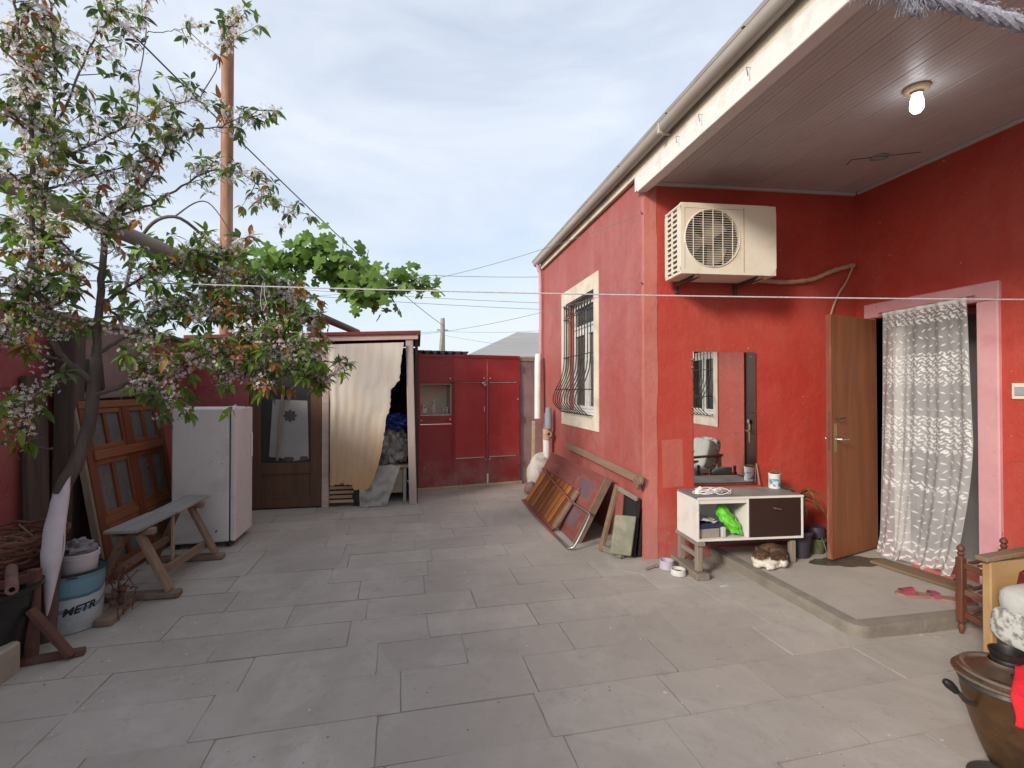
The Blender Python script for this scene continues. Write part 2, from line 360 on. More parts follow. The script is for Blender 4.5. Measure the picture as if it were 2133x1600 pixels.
# porch step: cast slab with a rough nosing
b = B(); b.box(2.64, 4.04, 2.58, 4.02, -.04, .080, .006); st = b.build('porch_step', 'step_concrete', kind='structure')
npth = [Vector((2.64, 4.0-.03*k, 0)) for k in range(47)]+[Vector((2.665-.025*math.cos(a), 2.585-.025*math.sin(a), 0)) for a in (0, .3, .6, .9, 1.2, 1.57)]+[Vector((2.70+.03*k, 2.56, 0)) for k in range(45)]
def nose(u, v):
    k = min(len(npth)-1, int(round(u*(len(npth)-1)))); p = npth[k]; d = npth[min(k+1, len(npth)-1)]-npth[max(k-1, 0)]; n_ = Vector((d.y, -d.x, 0)).normalized()
    w_ = .010*noise.noise((p.x*6, p.y*6, v*2))+.006*noise.noise((p.x*20, p.y*20, v*5))
    if v < .7: return p+n_*(.058+w_*.7)+Vector((0, 0, -.03+.107*v/.7))
    e = (v-.7)/.3; return p+n_*((.055+w_*.7)*(1-e)-.02*e)+Vector((0, 0, .077+.0065*math.sin(e*1.57)))
B().grid(nose, len(npth)-1, 10).build('nosing', 'step_edge', st)
# wet patch of spilled plant water, a thin film on the step
b = B(); pts = []
for k in range(40):
    a = 2*math.pi*k/40; r_ = 1+.35*noise.noise((math.cos(a)*2, math.sin(a)*2, 4.2))+.15*noise.noise((math.cos(a)*6, math.sin(a)*6, 1.2))
    pts.append((3.52+.30*r_*math.cos(a)*1.1-.06*math.sin(a), 3.46+.13*r_*math.sin(a), .0812))
b.prism(pts, (0, 0, .0008))
M('wet', (.075, .066, .058), (.10, .088, .075), 12, .22, .15, 60, spec=.5)
b.build('damp_patch', 'wet', st)

# ================================================================== the red house
HX, HY = 1.98, 4.05
AW = frame((HX, HY, 0), R(-4))            # frame of the wall with the air conditioner: x along it, -y out of it
DX = 4.046
house = empty('red_house', (HX, HY, 0), 'single-storey red plastered house with porch roof on the right of the yard', 'house')
def wall_open(b, fn, a0, a1, z0, z1, ops):
    """wall strip a0..a1 with openings (a,b,z,z) cut out; fn(a0,a1,z0,z1) adds a box"""
    cur = a0
    for (p, q, zz0, zz1) in sorted(ops):
        fn(cur, p, z0, z1); fn(p, q, z0, zz0); fn(p, q, zz1, z1); cur = q
    fn(cur, a1, z0, z1)
WY0, WY1, WZ0, WZ1 = 5.31, 6.40, 1.205, 2.655
b = B(); wall_open(b, lambda p, q, r_, s_: b.box(HX, HX+.24, p, q, r_, s_), 4.05, 7.66, -.04, 3.50, [(WY0, WY1, WZ0, WZ1)])
b.build('side_wall', 'red_faded', house)
b = B(AW); b.box(.0005, 2.4, 0, .2, -.04, 3.52); b.build('porch_wall', 'red_deep', house)
DY0, DY1, DZ0, DZ1 = 2.88, 3.70, .082, 2.14
b = B(); wall_open(b, lambda p, q, r_, s_: b.box(DX, DX+.22, p, q, r_, s_), -3.2, 4.1, -.04, 3.52, [(DY0, DY1, DZ0, DZ1), (1.84, 2.56, .10, 2.12), (-.16, .96, 1.10, 2.45)])
b.build('door_wall', 'red_deep', house)
b = B(); b.box(2.0, 8.2, 7.66, 7.86, -.04, 3.5); b.box(8.0, 8.2, -3.2, 7.66, -.04, 3.5); b.box(DX, 8.0, -3.4, -3.2, -.04, 3.5); b.build('outer_wall', 'red_faded', house)
b = B(); b.box(DX+.5, DX+.54, 2.2, 4.3, 0, 3.2); b.box(DX+.22, DX+.5, 4.0, 4.04, 0, 3.2); b.box(DX+.22, DX+.5, 2.4, 2.44, 0, 3.2); b.build('hall_partition', 'grey_interior', house)
b = B(); b.box(DX+.22, 7.9, -3.1, 7.6, -.03, .078); b.build('house_floor', 'step_concrete', house)
b = B(); b.box(1.86, 8.4, -3.5, 7.92, 3.608, 3.64); b.box(1.98, 8.2, -3.3, 7.7, 3.525, 3.55)
b.build('roof', 'roof_metal', house)
# corner pilaster band of paler plaster, ragged edge
b = B(AW); pl = []
for k in range(40):
    z = lerp(.0, 3.34, k/39); pl.append((.115+.018*noise.noise((z*2.1, 0, 2))+.007*noise.noise((z*9, 0, 5)), -.004, z))
b.prism([(-.003, -.004, 0)]+pl+[(-.003, -.004, 3.34)], (0, .004, 0)); b.build('corner_band', 'pink_strip', house)
b = B(); pl = []
for k in range(40):
    z = lerp(.0, 3.24, k/39); pl.append((HX-.004, 4.10+.016*noise.noise((z*2.3, 3, 2))+.008*noise.noise((z*8, 1, 5)), z))
b.prism([(HX-.004, 4.047, 0)]+pl+[(HX-.004, 4.047, 3.24)], (.004, 0, 0)); b.build('corner_band', 'pink_strip', house)
# painted-over repair patches
red_paint('red_patch', (.44, .095, .07), (.41, .09, .068), (.48, .17, .13), .4)
for (s0, s1, z0, z1) in ((.155, .36, .62, 1.06), ):
    b = B(AW); b.prism([(s0+.01, -.002, z0), (s1, -.002, z0+.02), (s1-.012, -.002, z1), (s0, -.002, z1-.01)], (0, .002, 0)); b.build('paint_patch', 'red_patch', house)
# ---- side window: cream surround, white sashes, panes, bellied grille
def window(y0, y1, z0, z1, xw, sgn, sur, ny, lab=None):
    """window in a wall whose outer face is x = xw; sgn = direction of the inside (+1 / +1)"""
    win = empty('window', (xw, (y0+y1)/2, z0), parent=house)
    b = B()
    (sy0, sy1, sz0, sz1) = sur
    for q in ((sy0, sy1, sz0, z0), (sy0, sy1, z1, sz1), (sy0, y0, z0, z1), (y1, sy1, z0, z1)):
        b.box(xw-.012, xw+.05, q[0], q[1], q[2], q[3])
    b.build('surround', 'cream_plaster', win)
    x0, x1 = xw+.11, xw+.17
    b = B(); t = .055
    b.box(x0, x1, y0, y1, z0, z0+t, .004); b.box(x0, x1, y0, y1, z1-t, z1, .004); b.box(x0, x1, y0, y0+t, z0+t, z1-t, .004); b.box(x0, x1, y1-t, y1, z0+t, z1-t, .004)
    ym = (y0+y1)/2; zt = z1-.42
    b.box(x0+.003, x1-.003, ym-.035, ym+.035, z0+t, zt, .004); b.box(x0+.002, x1-.002, y0+t, y1-t, zt, zt+.06, .004)
    b.build('window_frame', 'white_pvc', win)
    for (p, q, r_, s_) in ((y0+t, ym-.035, z0+t, zt), (ym+.035, y1-t, z0+t, zt), (y0+t, y1-t, zt+.06, z1-t)):
        b = B(); tt = .035
        b.box(x0-.012, x0+.04, p, q, r_, r_+tt, .003); b.box(x0-.012, x0+.04, p, q, s_-tt, s_, .003); b.box(x0-.012, x0+.04, p, p+tt, r_+tt, s_-tt, .003); b.box(x0-.012, x0+.04, q-tt, q, r_+tt, s_-tt, .003)
        b.build('sash', 'white_pvc', win)
        b = B(); b.box(x0+.018, x0+.024, p+tt, q-tt, r_+tt, s_-tt); b.build('pane', 'dark_glass', win)
    b = B(); b.box(xw-.03, x0, y0+.002, y1-.002, z0, z0+.022, .004); b.build('sill', 'white_pvc', win)
    gr = empty('window_grille', (xw, (y0+y1)/2, z0), parent=house)
    # bars stand off the wall and swell outwards at the foot
    prof = lambda z: .035+.16*math.exp(-((z-(z0+.16))/.26)**2)*(1 if z > z0+.16 else 1)*min(1, max(0, (z-z0+.02)/.13))**.6
    n = ny
    for k in range(n+1):
        y = lerp(y0+.03, y1-.03, k/n); pts = []
        for j in range(22):
            z = lerp(z1-.02, z0-.0, j/21); pts.append((xw-prof(z), y, z))
        pts.append((xw+.02, y, z0-.0))
        B().tube(pts, .0065, 6).build('grille_bar', 'black_iron', gr)
    for z in (z1-.05, z1-.22, z0+.72, z0+.30):
        d = prof(z); B().tube([(xw+.03, y0+.02, z), (xw-d-.007, y0+.02, z), (xw-d-.007, y1-.02, z), (xw+.03, y1-.02, z)], .006, 6).build('grille_rail', 'black_iron', gr)
    for z in (z1-.135,):
        for k in range(n):
            y = lerp(y0+.03, y1-.03, (k+.5)/n); r_ = (y1-y0-.06)/n*.42
            B().tube([(xw-prof(z)-.006, y+r_*math.cos(a), z+r_*1.5*math.sin(a)) for a in [2*math.pi*i/12 for i in range(13)]], .0045, 5, False).build('scroll', 'black_iron', gr)
    return win
window(WY0, WY1, WZ0, WZ1, HX, 1, (5.17, 6.58, 1.03, 2.83), 10)
window(-.16, .96, 1.10, 2.45, DX, 1, (-.30, 1.10, .94, 2.60), 9)
# ---- brown steel entrance door near the far end of the porch wall (seen in the mirror)
M('brown_steel', (.045, .014, .010), (.035, .011, .009), 6, .38, .05, 60)
dd = empty('steel_door', (DX, 2.2, .1), parent=house)
b = B(); b.box(DX+.02, DX+.07, 1.842, 2.558, .102, 2.118, .006); b.build('door_leaf', 'brown_steel', dd)
for q in ((1.92, 2.48, .25, .95), (1.92, 2.48, 1.2, 2.0)):
    b = B(); b.box(DX+.010, DX+.021, *q[:2], *q[2:], .006); b.build('door_panel', 'brown_steel', dd)
b = B(); b.box(DX+.006, DX+.02, 1.935, 1.975, .80, 1.06, .004); b.tube([(DX+.01, 1.955, .96), (DX-.04, 1.955, .96), (DX-.045, 2.06, .955)], .008, 8); b.build('handle', 'brass', dd)
B().lathe([(.0, .0), (.028, .0), (.028, .02), (.0, .02)], (DX+.012, 1.955, 1.08), 14, Matrix.Rotation(R(-90), 3, 'Y')).build('lock_rose', 'steel', dd)
# ---- porch ceiling: tongue-and-groove PVC boards running along the house
cl = empty('porch_ceiling', (3, 2, 3.36), parent=house)
CZ = 3.352
xs = 2.005; k = 0
while xs < DX-.01:
    wd = min(.2, DX-.004-xs)
    yend = HY-(xs+wd-HX)*math.tan(R(4))-.004
    b = B()
    # each board: three ribs with small grooves between, a deeper joint to the next
    prof = [(0, .006), (.004, 0)]; nr = 5
    for j in range(nr):
        a0, a1 = .004+(wd-.008)*j/nr, .004+(wd-.008)*(j+1)/nr
        prof += [(a0+.001, 0), (a1-.0016, 0), (a1-.0008, .0022), (a1, .0022)] if j < nr-1 else [(a0+.001, 0), (a1, 0)]
    prof += [(wd, .006), (wd, .012), (0, .012)]
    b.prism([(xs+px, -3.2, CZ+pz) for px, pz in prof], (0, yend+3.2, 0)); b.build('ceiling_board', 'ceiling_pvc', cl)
    xs += wd; k += 1
b = B(AW); b.box(.03, 2.06, -.03, -.0005, CZ-.03, CZ-.0008, .004); b.build('ceiling_trim', 'ceiling_pvc', cl)
b = B(); b.box(DX-.03, DX-.0005, -3.2, 3.86, CZ-.03, CZ-.0008, .004); b.build('ceiling_trim', 'ceiling_pvc', cl)
B().lathe([(.05, 0), (.06, -.004), (.066, -.01), (.058, -.014), (.05, -.006)], (3.6, 3.25, CZ), 20).build('cable_ring', 'grey_plastic', cl)
b = B(); b.beam((3.42, 3.33, CZ-.003), (3.84, 3.12, CZ-.003), .004, .004); b.beam((3.42, 3.33, CZ-.003), (3.46, 3.42, CZ-.003), .004, .004); b.build('hatch_seam', 'fan_dark', cl)
# ---- fascia: bottom lip, face board, gap, cream strip, gutter
b = B(); b.box(1.915, 2.004, -3.3, 4.06, 3.262, 3.285, .004); b.build('fascia_lip', 'fascia_white', house)
b = B(); b.box(1.925, 1.96, -3.3, 4.13, 3.287, 3.425, .003); b.build('fascia_board', 'fascia_white', house)
b = B(); b.box(1.938, 1.975, -3.3, 7.66, 3.432, 3.60, .003); b.build('fascia_board', 'cream_plaster', house)
B().box(2.005, 2.03, -3.3, 4.0, 3.285, 3.5).build('fascia_backing', 'fascia_white', house)
b = B(); pr_ = []
for k in range(13):
    a = math.pi*(1+k/12); pr_.append((1.885+.044*math.cos(a), 3.560+.052*math.sin(a)))
pr_ = [(1.834, 3.574), (1.841, 3.574)]+pr_+[(1.928, 3.60), (1.934, 3.60)]+[(1.885+.0485*math.cos(math.pi*(2-k/12)), 3.557+.0575*math.sin(math.pi*(2-k/12))) for k in range(13)]
b.prism([(x, -3.3, z) for x, z in pr_], (0, 11.05, 0)); b.build('gutter', 'gutter_metal', house)
for y in [-2+.9*k for k in range(11)]:
    b = B(); b.box(1.84, 1.975, y, y+.025, 3.602, 3.606); b.box(1.929, 1.9375, y, y+.025, 3.52, 3.602); b.build('gutter_bracket', 'gutter_metal', house)
b = B(); b.box(1.832, 1.94, 3.5, 3.53, 3.495, 3.58, .004); b.build('gutter_joint', 'gutter_metal', house)
for y in (3.05, 2.55, 3.35):
    B().tube([(1.924, y, 3.40), (1.90, y, 3.40), (1.888, y-.012, 3.385), (1.885, y-.022, 3.36), (1.895, y-.012, 3.345), (1.905, y, 3.35)], .0028, 6).build('line_hook', 'steel', house)
# ---- downpipe at the far corner, pink high up and white PVC below
b = B(); b.tube(spline([(1.885, 7.62, 3.51), (1.905, 7.62, 3.42), (1.93, 7.62, 3.25), (1.93, 7.62, 2.15), (1.90, 7.58, 2.05), (1.86, 7.52, 1.95)], 5), .03, 12); b.build('downpipe', 'pink_frame', house)
b = B(); b.tube([(1.87, 7.53, 2.05), (1.85, 7.48, 1.9), (1.84, 7.45, 1.05)], .052, 14); b.build('downpipe', 'white_pvc', house)
# ---- open timber door with steel lever, lock case; pink frame
df = empty('door_frame', (DX, 3.3, .08), parent=house)
b = B(); b.box(DX-.03, DX+.10, 2.74, DY0, .083, 2.14, .008); b.build('jamb', 'pink_frame', df)
b = B(); b.box(DX-.03, DX+.10, 2.735, 3.80, 2.142, 2.275, .008); b.build('lintel', 'pink_frame', df)
b = B(); b.box(DX-.03, DX+.10, DY1, 3.80, .083, 2.14, .008); b.build('jamb', 'red_faded', df)
b = B(); b.box(DX+.10, DX+.215, DY0+.001, DY0+.045, .083, 2.12, .003); b.box(DX+.10, DX+.215, DY1-.045, DY1-.001, .083, 2.12, .003); b.box(DX+.1, DX+.215, DY0+.046, DY1-.046, 2.08, 2.135, .003)
M('maroon', (.12, .022, .022), (.10, .02, .02), 4, .5, .1); b.build('inner_frame', 'maroon', df)
b = B(); b.box(DX+.12, DX+.2, DY1-.13, DY1-.05, .09, 2.05, .003); b.build('inner_leaf', 'white_pvc', df)
hinge = Vector((DX-.035, 3.70, 0)); ang = math.atan2(3.50-3.70, 3.372-DX+.035)
DF = frame(hinge, ang)                    # x along the leaf to the free edge
dl = empty('timber_door', hinge+Vector((0, 0, .1)), parent=house)
LW = .70
b = B(DF); b.box(.0, LW-.012, -.021, .021, .10, 2.125, .002); b.build('door_leaf', 'door_veneer', dl)
b = B(DF); b.box(LW-.0115, LW, -.0225, .0225, .10, 2.125, .003); b.build('edge_strip', 'door_edge', dl)
for s in (-1, 1):
    b = B(DF); b.box(LW-.075, LW-.035, s*.0215-.002, s*.0215+.002, .98, 1.22, .001); b.build('lock_plate', 'brass', dl)
    b = B(DF); b.tube([(LW-.055, s*.02, 1.09), (LW-.055, s*.06, 1.09), (LW-.06, s*.068, 1.09), (LW-.165, s*.068, 1.088)], .0075, 8); b.build('lever', 'steel', dl)
b = B(DF); b.tube([(LW-.06, .022, 1.26), (LW-.06, .05, 1.26), (LW-.15, .052, 1.265)], .006, 8); b.build('bolt', 'black_iron', dl)
b = B(DF); b.tube([(LW-.06, -.022, 1.26), (LW-.06, -.05, 1.26), (LW-.15, -.052, 1.265)], .006, 8); b.build('bolt', 'black_iron', dl)
for z in (.4, 1.8):
    b = B(DF); b.tube([(-.008, -.014, z), (-.008, -.014, z+.1)], .009, 8); b.build('hinge', 'black_iron', dl)
b = B(DF); b.box(LW-.001, LW+.0035, -.009, .009, 1.0, 1.32, .001); b.build('lock_face', 'rust_iron', dl)
# light switch by the door
sw = empty('switch_plate', (DX, 2.63, 1.44), parent=house)
b = B(); b.box(DX-.014, DX, 2.575, 2.675, 1.435, 1.545, .004); b.build('plate', 'cream_plaster', sw)
b = B(); b.box(DX-.02, DX-.012, 2.595, 2.655, 1.46, 1.52, .003); b.build('rocker', 'grey_plastic', sw)
# ================================================================== porch lamp (lit)
lamp = empty('ceiling_lamp', (3.0, 2.46, CZ), 'lit white bulb in a round brown holder on the porch ceiling', 'lamp')
B().lathe([(0, 0), (.066, 0), (.07, -.008), (.06, -.02), (.034, -.026), (.03, -.04), (0, -.04)], (3, 2.46, CZ), 24).build('holder', 'hose_tape', lamp)
m, t, bb = nt('bulb_lit'); bb.inputs['Emission Color'].default_value = (.92, .96, 1, 1); bb.inputs['Emission Strength'].default_value = 6; bb.inputs['Base Color'].default_value = (.9, .9, .9, 1); MATS['bulb_lit'] = m
B().lathe([(.022, -.04), (.027, -.055), (.033, -.075), (.036, -.11), (.033, -.135), (.02, -.152), (0, -.157)], (3, 2.46, CZ), 20).build('bulb', 'bulb_lit', lamp)
pl_ = bpy.data.lights.new('bulb_light', 'POINT'); pl_.energy = .15; pl_.color = (.92, .96, 1); pl_.shadow_soft_size = .035
po_ = bpy.data.objects.new('bulb_light', pl_); COL.objects.link(po_); po_.parent = lamp; po_.location = (0, 0, -.2)

# ================================================================== air conditioner on the porch wall
ac = empty('air_conditioner', AW @ Vector((.57, -.07, 2.45)), 'cream outdoor air-conditioning unit bracketed high on the red porch wall', 'air conditioner')
s0, s1, y0, y1, z0, z1 = .157, .995, -.385, -.075, 2.452, 3.036
AF = AW
b = B(AF)
b.box(s0, s1, y0+.03, y1, z1-.025, z1, .006); b.box(s0+.001, s1-.001, y0+.03, y1, z0, z0+.025, .006)
b.box(s1-.02, s1, y0+.03, y1, z0+.025, z1-.025, .004); b.box(s0+.02, s1-.02, y1-.012, y1-.002, z0+.025, z1-.025)
b.build('casing', 'cream_metal', ac)
# front with a round opening
cx_, cz_, rad = s0+.272, (z0+z1)/2+.005, .238
b = B(AF); N = 48; inner = []; outer = []
fx0, fx1, fz0, fz1 = s0, s1, z0, z1
for k in range(N):
    a = 2*math.pi*k/N; dx, dz = math.cos(a), math.sin(a)
    t_ = min(((fx1-cx_) if dx > 0 else (cx_-fx0))/max(abs(dx), 1e-6), ((fz1-cz_) if dz > 0 else (cz_-fz0))/max(abs(dz), 1e-6))
    inner.append((cx_+rad*dx, cz_+rad*dz)); outer.append((cx_+t_*dx, cz_+t_*dz))
vs = [(x, y0, z) for x, z in inner]+[(x, y0, z) for x, z in outer]+[(x, y0+.04, z) for x, z in inner]+[(x, y0+.031, z) for x, z in outer]
fs = []
for k in range(N):
    j = (k+1) % N; fs += [(k, j, N+j, N+k), (k, 2*N+k, 2*N+j, j), (N+k, N+j, 3*N+j, 3*N+k)]
b._add(vs, fs)
for cxx, czz in ((fx0, fz0), (fx1, fz0), (fx1, fz1), (fx0, fz1)): pass
b.build('front_panel', 'cream_metal', ac)
for (cxx, czz) in ((fx0, fz0), (fx0, fz1)):
    szz = 1 if czz == fz0 else -1
    b = B(AF); b.box(cxx, cxx+.09, y0+.002, y0+.03, min(czz, czz+szz*.06), max(czz, czz+szz*.06)); b.build('front_corner', 'cream_metal', ac)
b = B(AF); b.box(s1-.30, s1-.002, y0+.002, y0+.03, z0+.002, z1-.002); b.build('front_backing', 'cream_metal', ac)
b = B(AF); b.box(s0+.545, s0+.552, y0-.0015, y0+.01, z0+.02, z1-.02); b.box(s0+.03, s0+.545, y0-.0015, y0+.01, z1-.045, z1-.041); b.box(s0+.03, s0+.034, y0-.0015, y0+.01, z0+.04, z1-.045); b.build('panel_seam', 'hose_tape', ac)
b = B(AF); b._add([(cx_+rad*1.02*math.cos(2*math.pi*k/40), y0+.13, cz_+rad*1.02*math.sin(2*math.pi*k/40)) for k in range(40)], [tuple(range(40))]); b.build('fan_well', 'fan_dark', ac)
b = B(AF); rx = Matrix.Rotation(R(90), 3, 'X')
b.lathe([(rad, 0), (rad, .1)], (cx_, y0+.13, cz_), 40, rx); b.build('fan_shroud', 'fan_dark', ac)
fan = B(AF)
for q in range(3):
    a0 = 2*math.pi*q/3+.5
    def bl(u, v, a0=a0):
        a = a0+u*1.35; r_ = .045+v*(.165-.02*abs(u-.5)); return (cx_+r_*math.cos(a), y0+.085+.035*u, cz_+r_*math.sin(a))
    fan.grid(bl, 8, 4)
fan.lathe([(0, .055), (.045, .05), (.055, 0)], (cx_, y0+.1, cz_), 16, rx)
fan.build('fan', 'fan_blade', ac)
g = empty('fan_guard', AF @ Vector((cx_, y0, cz_)), parent=ac)
b = B(AF)
for k in range(25):
    z = lerp(-rad*.96, rad*.96, k/24); hw = math.sqrt(max(0, rad*rad-z*z))
    if hw > .03: b.tube([(cx_-hw, y0-.006, cz_+z), (cx_+hw, y0-.006, cz_+z)], .0021, 5)
b.build('guard_wires', 'cream_metal', g)
for k in range(5):
    x = lerp(-rad*.72, rad*.72, k/4); hw = math.sqrt(rad*rad-x*x)
    B(AF).tube([(cx_+x, y0-.009, cz_-hw), (cx_+x, y0-.009, cz_+hw)], .0032, 6).build('guard_stay', 'cream_metal', g)
B(AF).tube([(cx_+rad*1.01*math.cos(a), y0-.003, cz_+rad*1.01*math.sin(a)) for a in [2*math.pi*k/48 for k in range(49)]], .005, 6, False).build('guard_ring', 'cream_metal', g)
# left side with two columns of air slots
b = B(AF); b.box(s0+.012, s0+.02, y0+.03, y1, z0+.025, z1-.025); b.build('side_core', 'fan_dark', ac)
for yy0, yy1 in ((y0+.0305, y0+.075), (y0+.165, y0+.185), (y1-.045, y1)):
    b = B(AF); b.box(s0, s0+.012, yy0, yy1, z0+.026, z1-.026, .001); b.build('side_upright', 'cream_metal', ac)
for k in range(12):
    z = lerp(z0+.05, z1-.06, k/11)
    for yy0, yy1 in ((y0+.0755, y0+.1645), (y0+.1855, y1-.0455)):
        b = B(AF); b.box(s0+.001, s0+.012, yy0, yy1, z-.008, z+.010, .001); b.build('side_slat', 'cream_metal', ac)
for s in (s0+.12, s1-.16):
    b = B(AF); b.box(s, s+.035, -.40, -.0, z0-.035, z0-.002, .002); b.box(s, s+.035, -.02, -.001, z0-.09, z0-.036, .002); b.build('bracket', 'rust_iron', ac)
hp = spline([AW @ Vector(p) for p in ((.96, -.10, 2.50), (1.1, -.05, 2.49), (1.35, -.03, 2.487), (1.6, -.028, 2.52), (1.80, -.03, 2.60), (1.99, -.03, 2.655), (2.02, -.03, 2.655))], 8)
pipe = empty('insulated_pipe', AW @ Vector((1.0, -.05, 2.49)), 'tan taped hose running from the air conditioner to the porch corner', 'hose')
b = B(); b.tube(hp, [.021+.0025*math.sin(i*1.9) for i in range(len(hp))], 10); b.build('hose', 'hose_tape', pipe)
b = B(); b.tube(spline([AW @ Vector(p) for p in ((2.02, -.025, 2.65), (1.95, -.02, 2.50), (1.87, -.018, 2.38), (1.80, -.016, 2.2), (1.78, -.016, 2.05))], 6), .009, 8); b.build('drain_line', 'hose_tape', pipe)

# ================================================================== mirror
mi = empty('wall_mirror', AW @ Vector((.74, -.01, .66)), 'tall frameless mirror hung on the red wall above the low cabinet', 'mirror')
m, t, bb = nt('mirror_glass'); bb.inputs['Base Color'].default_value = (.72, .75, .74, 1); bb.inputs['Metallic'].default_value = 1; bb.inputs['Roughness'].default_value = .012; MATS['mirror_glass'] = m
b = B(AW); b.box(.444, 1.043, -.020, -.014, .645, 1.842, .0015); b.build('glass', 'mirror_glass', mi)
b = B(AW); b.box(.447, 1.040, -.0135, -.001, .648, 1.839); b.build('backing', 'door_edge', mi)
for (s, z) in ((.437, 1.77), (.437, 1.70), (.437, 1.34), (.437, 1.29), (.437, .95)):
    b = B(AW); b.box(s-.008, s+.014, -.026, -.0005, z-.008, z+.008, .002); b.build('clip', 'brass', mi)
b = B(AW); b.tube([(1.0, -.021, 1.80), (1.0, -.027, 1.80)], .006, 10); b.build('screw_cap', 'steel', mi)

# ================================================================== low cabinet on a trestle
M('white_laminate', (.70, .67, .63), (.64, .61, .57), 3, .45, .03, 30, dirt=((.36, .32, .28), 4, .5, .55))
M('dark_laminate', (.028, .014, .012), (.04, .02, .016), 2, .32, .02, 30)
M('grey_top', (.13, .125, .12), (.20, .195, .185), 4, .5, .1, 40, dirt=((.30, .29, .27), 3, .5, .5))
wood('grey_wood', (.26, .22, .18), (.17, .14, .115), 'Y', .85, ((.12, .09, .07), 5, .5, .5))
wood('grey_wood_z', (.27, .22, .175), (.18, .145, .115), 'Z', .85, ((.12, .09, .07), 5, .5, .5))
cab = empty('tv_cabinet', AW @ Vector((.69, -.31, 0)), 'low white cabinet with dark drawer and open shelf below the mirror', 'cabinet')
c0, c1, d0, d1, e0, e1 = .232, 1.146, -.487, -.135, .292, .642
b = B(AW); b.box(c0, c0+.018, d0, d1, e0, e1-.0165, .002); b.build('side_panel', 'white_laminate', cab)
b = B(AW); b.box(c1-.018, c1, d0, d1, e0, e1-.0165, .002); b.build('side_panel', 'white_laminate', cab)
b = B(AW); b.box(c0+.0185, c1-.0185, d0+.001, d1, e0, e0+.018, .002); b.build('bottom_panel', 'white_laminate', cab)
b = B(AW); b.box(c0, c1, d0-.001, d1, e1-.016, e1, .002); b.build('top_panel', 'grey_top', cab)
b = B(AW); b.box(c0, c1, d0-.004, d0-.0015, e1-.017, e1+.001, .001); b.build('top_edging', 'white_laminate', cab)
b = B(AW); b.box(c0+.0185, c0+.425, d0+.003, d0+.02, e1-.052, e1-.0165, .001); b.build('rail', 'white_laminate', cab)
b = B(AW); b.box(c0+.425, c0+.443, d0+.002, d1, e0+.0185, e1-.0165, .002); b.build('divider', 'white_laminate', cab)
b = B(AW); b.box(c0+.0185, c1-.0185, d1-.008, d1-.001, e0+.0185, e1-.0165); b.build('back_panel', 'white_laminate', cab)
b = B(AW); b.box(c0+.449, c1-.022, d0-.001, d0+.3, e0+.023, e1-.021, .002); dr = b.build('drawer', 'dark_laminate', cab)
b = B(AW); b.tube([(c0+.655, d0-.002, e1-.098), (c0+.657, d0-.018, e1-.099), (c0+.705, d0-.018, e1-.107), (c0+.707, d0-.002, e1-.108)], .005, 8); b.build('handle', 'steel', dr)
tr_ = empty('trestle', AW @ Vector((.27, -.30, 0)), parent=cab)
b = B(AW); b.box(.205, .315, -.53, -.06, 0, .052, .006); b.build('foot_beam', 'grey_wood', tr_)
for y in (-.455, -.155):
    b = B(AW); b.box(.235, .285, y-.025, y+.025, .0525, .258, .005); b.build('leg', 'grey_wood_z', tr_)
b = B(AW); b.box(.225, .295, -.50, -.11, .2585, .2915, .004); b.build('head_beam', 'grey_wood', tr_)
b = B(AW); b.box(.245, .272, -.43, -.18, .15, .185, .003); b.build('rail', 'grey_wood', tr_)
b = B(AW); b.box(.30, 1.10, -.45, -.20, .262, .2915, .003); b.build('bearer', 'dark_laminate', cab)
for y in (-.43, -.16):
    b = B(AW); b.box(1.06, 1.105, y-.022, y+.022, .081, .2615, .004); b.build('leg', 'grey_wood_z', cab)
# things on / in the cabinet
M('white_cable', (.68, .67, .66), (.60, .59, .58), 20, .4, 0)
cbx = empty('cable_heap', AW @ Vector((.42, -.34, e1)), 'coil of white cable lying on the left of the cabinet top', 'cable')
rg = random.Random(5)
for q in range(6):
    cxx, cyy = .36+.04*q*.6+rg.uniform(-.03, .03), -.36+rg.uniform(-.04, .04); pts = []
    for k in range(26):
        a = k/25*2*math.pi*1.15+q; r1 = .07+.02*math.sin(q); pts.append(AW @ Vector((cxx+r1*1.35*math.cos(a), cyy+r1*.7*math.sin(a), e1+.008+.02*(1+math.sin(a*1.3+q*2))*(.4+.25*q/2))))
    b = B(); b.tube(spline(pts, 2), .0038, 6); b.build('cable_loop', 'white_cable', cbx)
b = B(); b.tube([AW @ Vector(p) for p in ((.30, -.36, e1+.004), (.30, -.36, e1+.03), (.335, -.35, e1+.045))], .02, 10); b.build('plug', 'white_cable', cbx)
can = empty('paint_tin', AW @ Vector((1.115, -.18, e1)), 'white tin with blue label holding dry moss on the cabinet end', 'tin')
m, t, bb = nt('tin_label'); v = coords(t, rnd=False); sx = t.nodes.new('ShaderNodeSeparateXYZ'); t.links.new(v, sx.inputs[0])
def band(t, sock, lo, hi):
    a = t.nodes.new('ShaderNodeMath'); a.operation = 'GREATER_THAN'; a.inputs[1].default_value = lo; t.links.new(sock, a.inputs[0])
    c = t.nodes.new('ShaderNodeMath'); c.operation = 'LESS_THAN'; c.inputs[1].default_value = hi; t.links.new(sock, c.inputs[0])
    d = t.nodes.new('ShaderNodeMath'); d.operation = 'MULTIPLY'; t.links.new(a.outputs[0], d.inputs[0]); t.links.new(c.outputs[0], d.inputs[1]); return d.outputs[0]
mm = t.nodes.new('ShaderNodeMath'); mm.operation = 'MULTIPLY'; t.links.new(band(t, sx.outputs[2], .02, .085), mm.inputs[0]); t.links.new(noise_n(t, v, 22, 3, .5, .46, .52), mm.inputs[1])
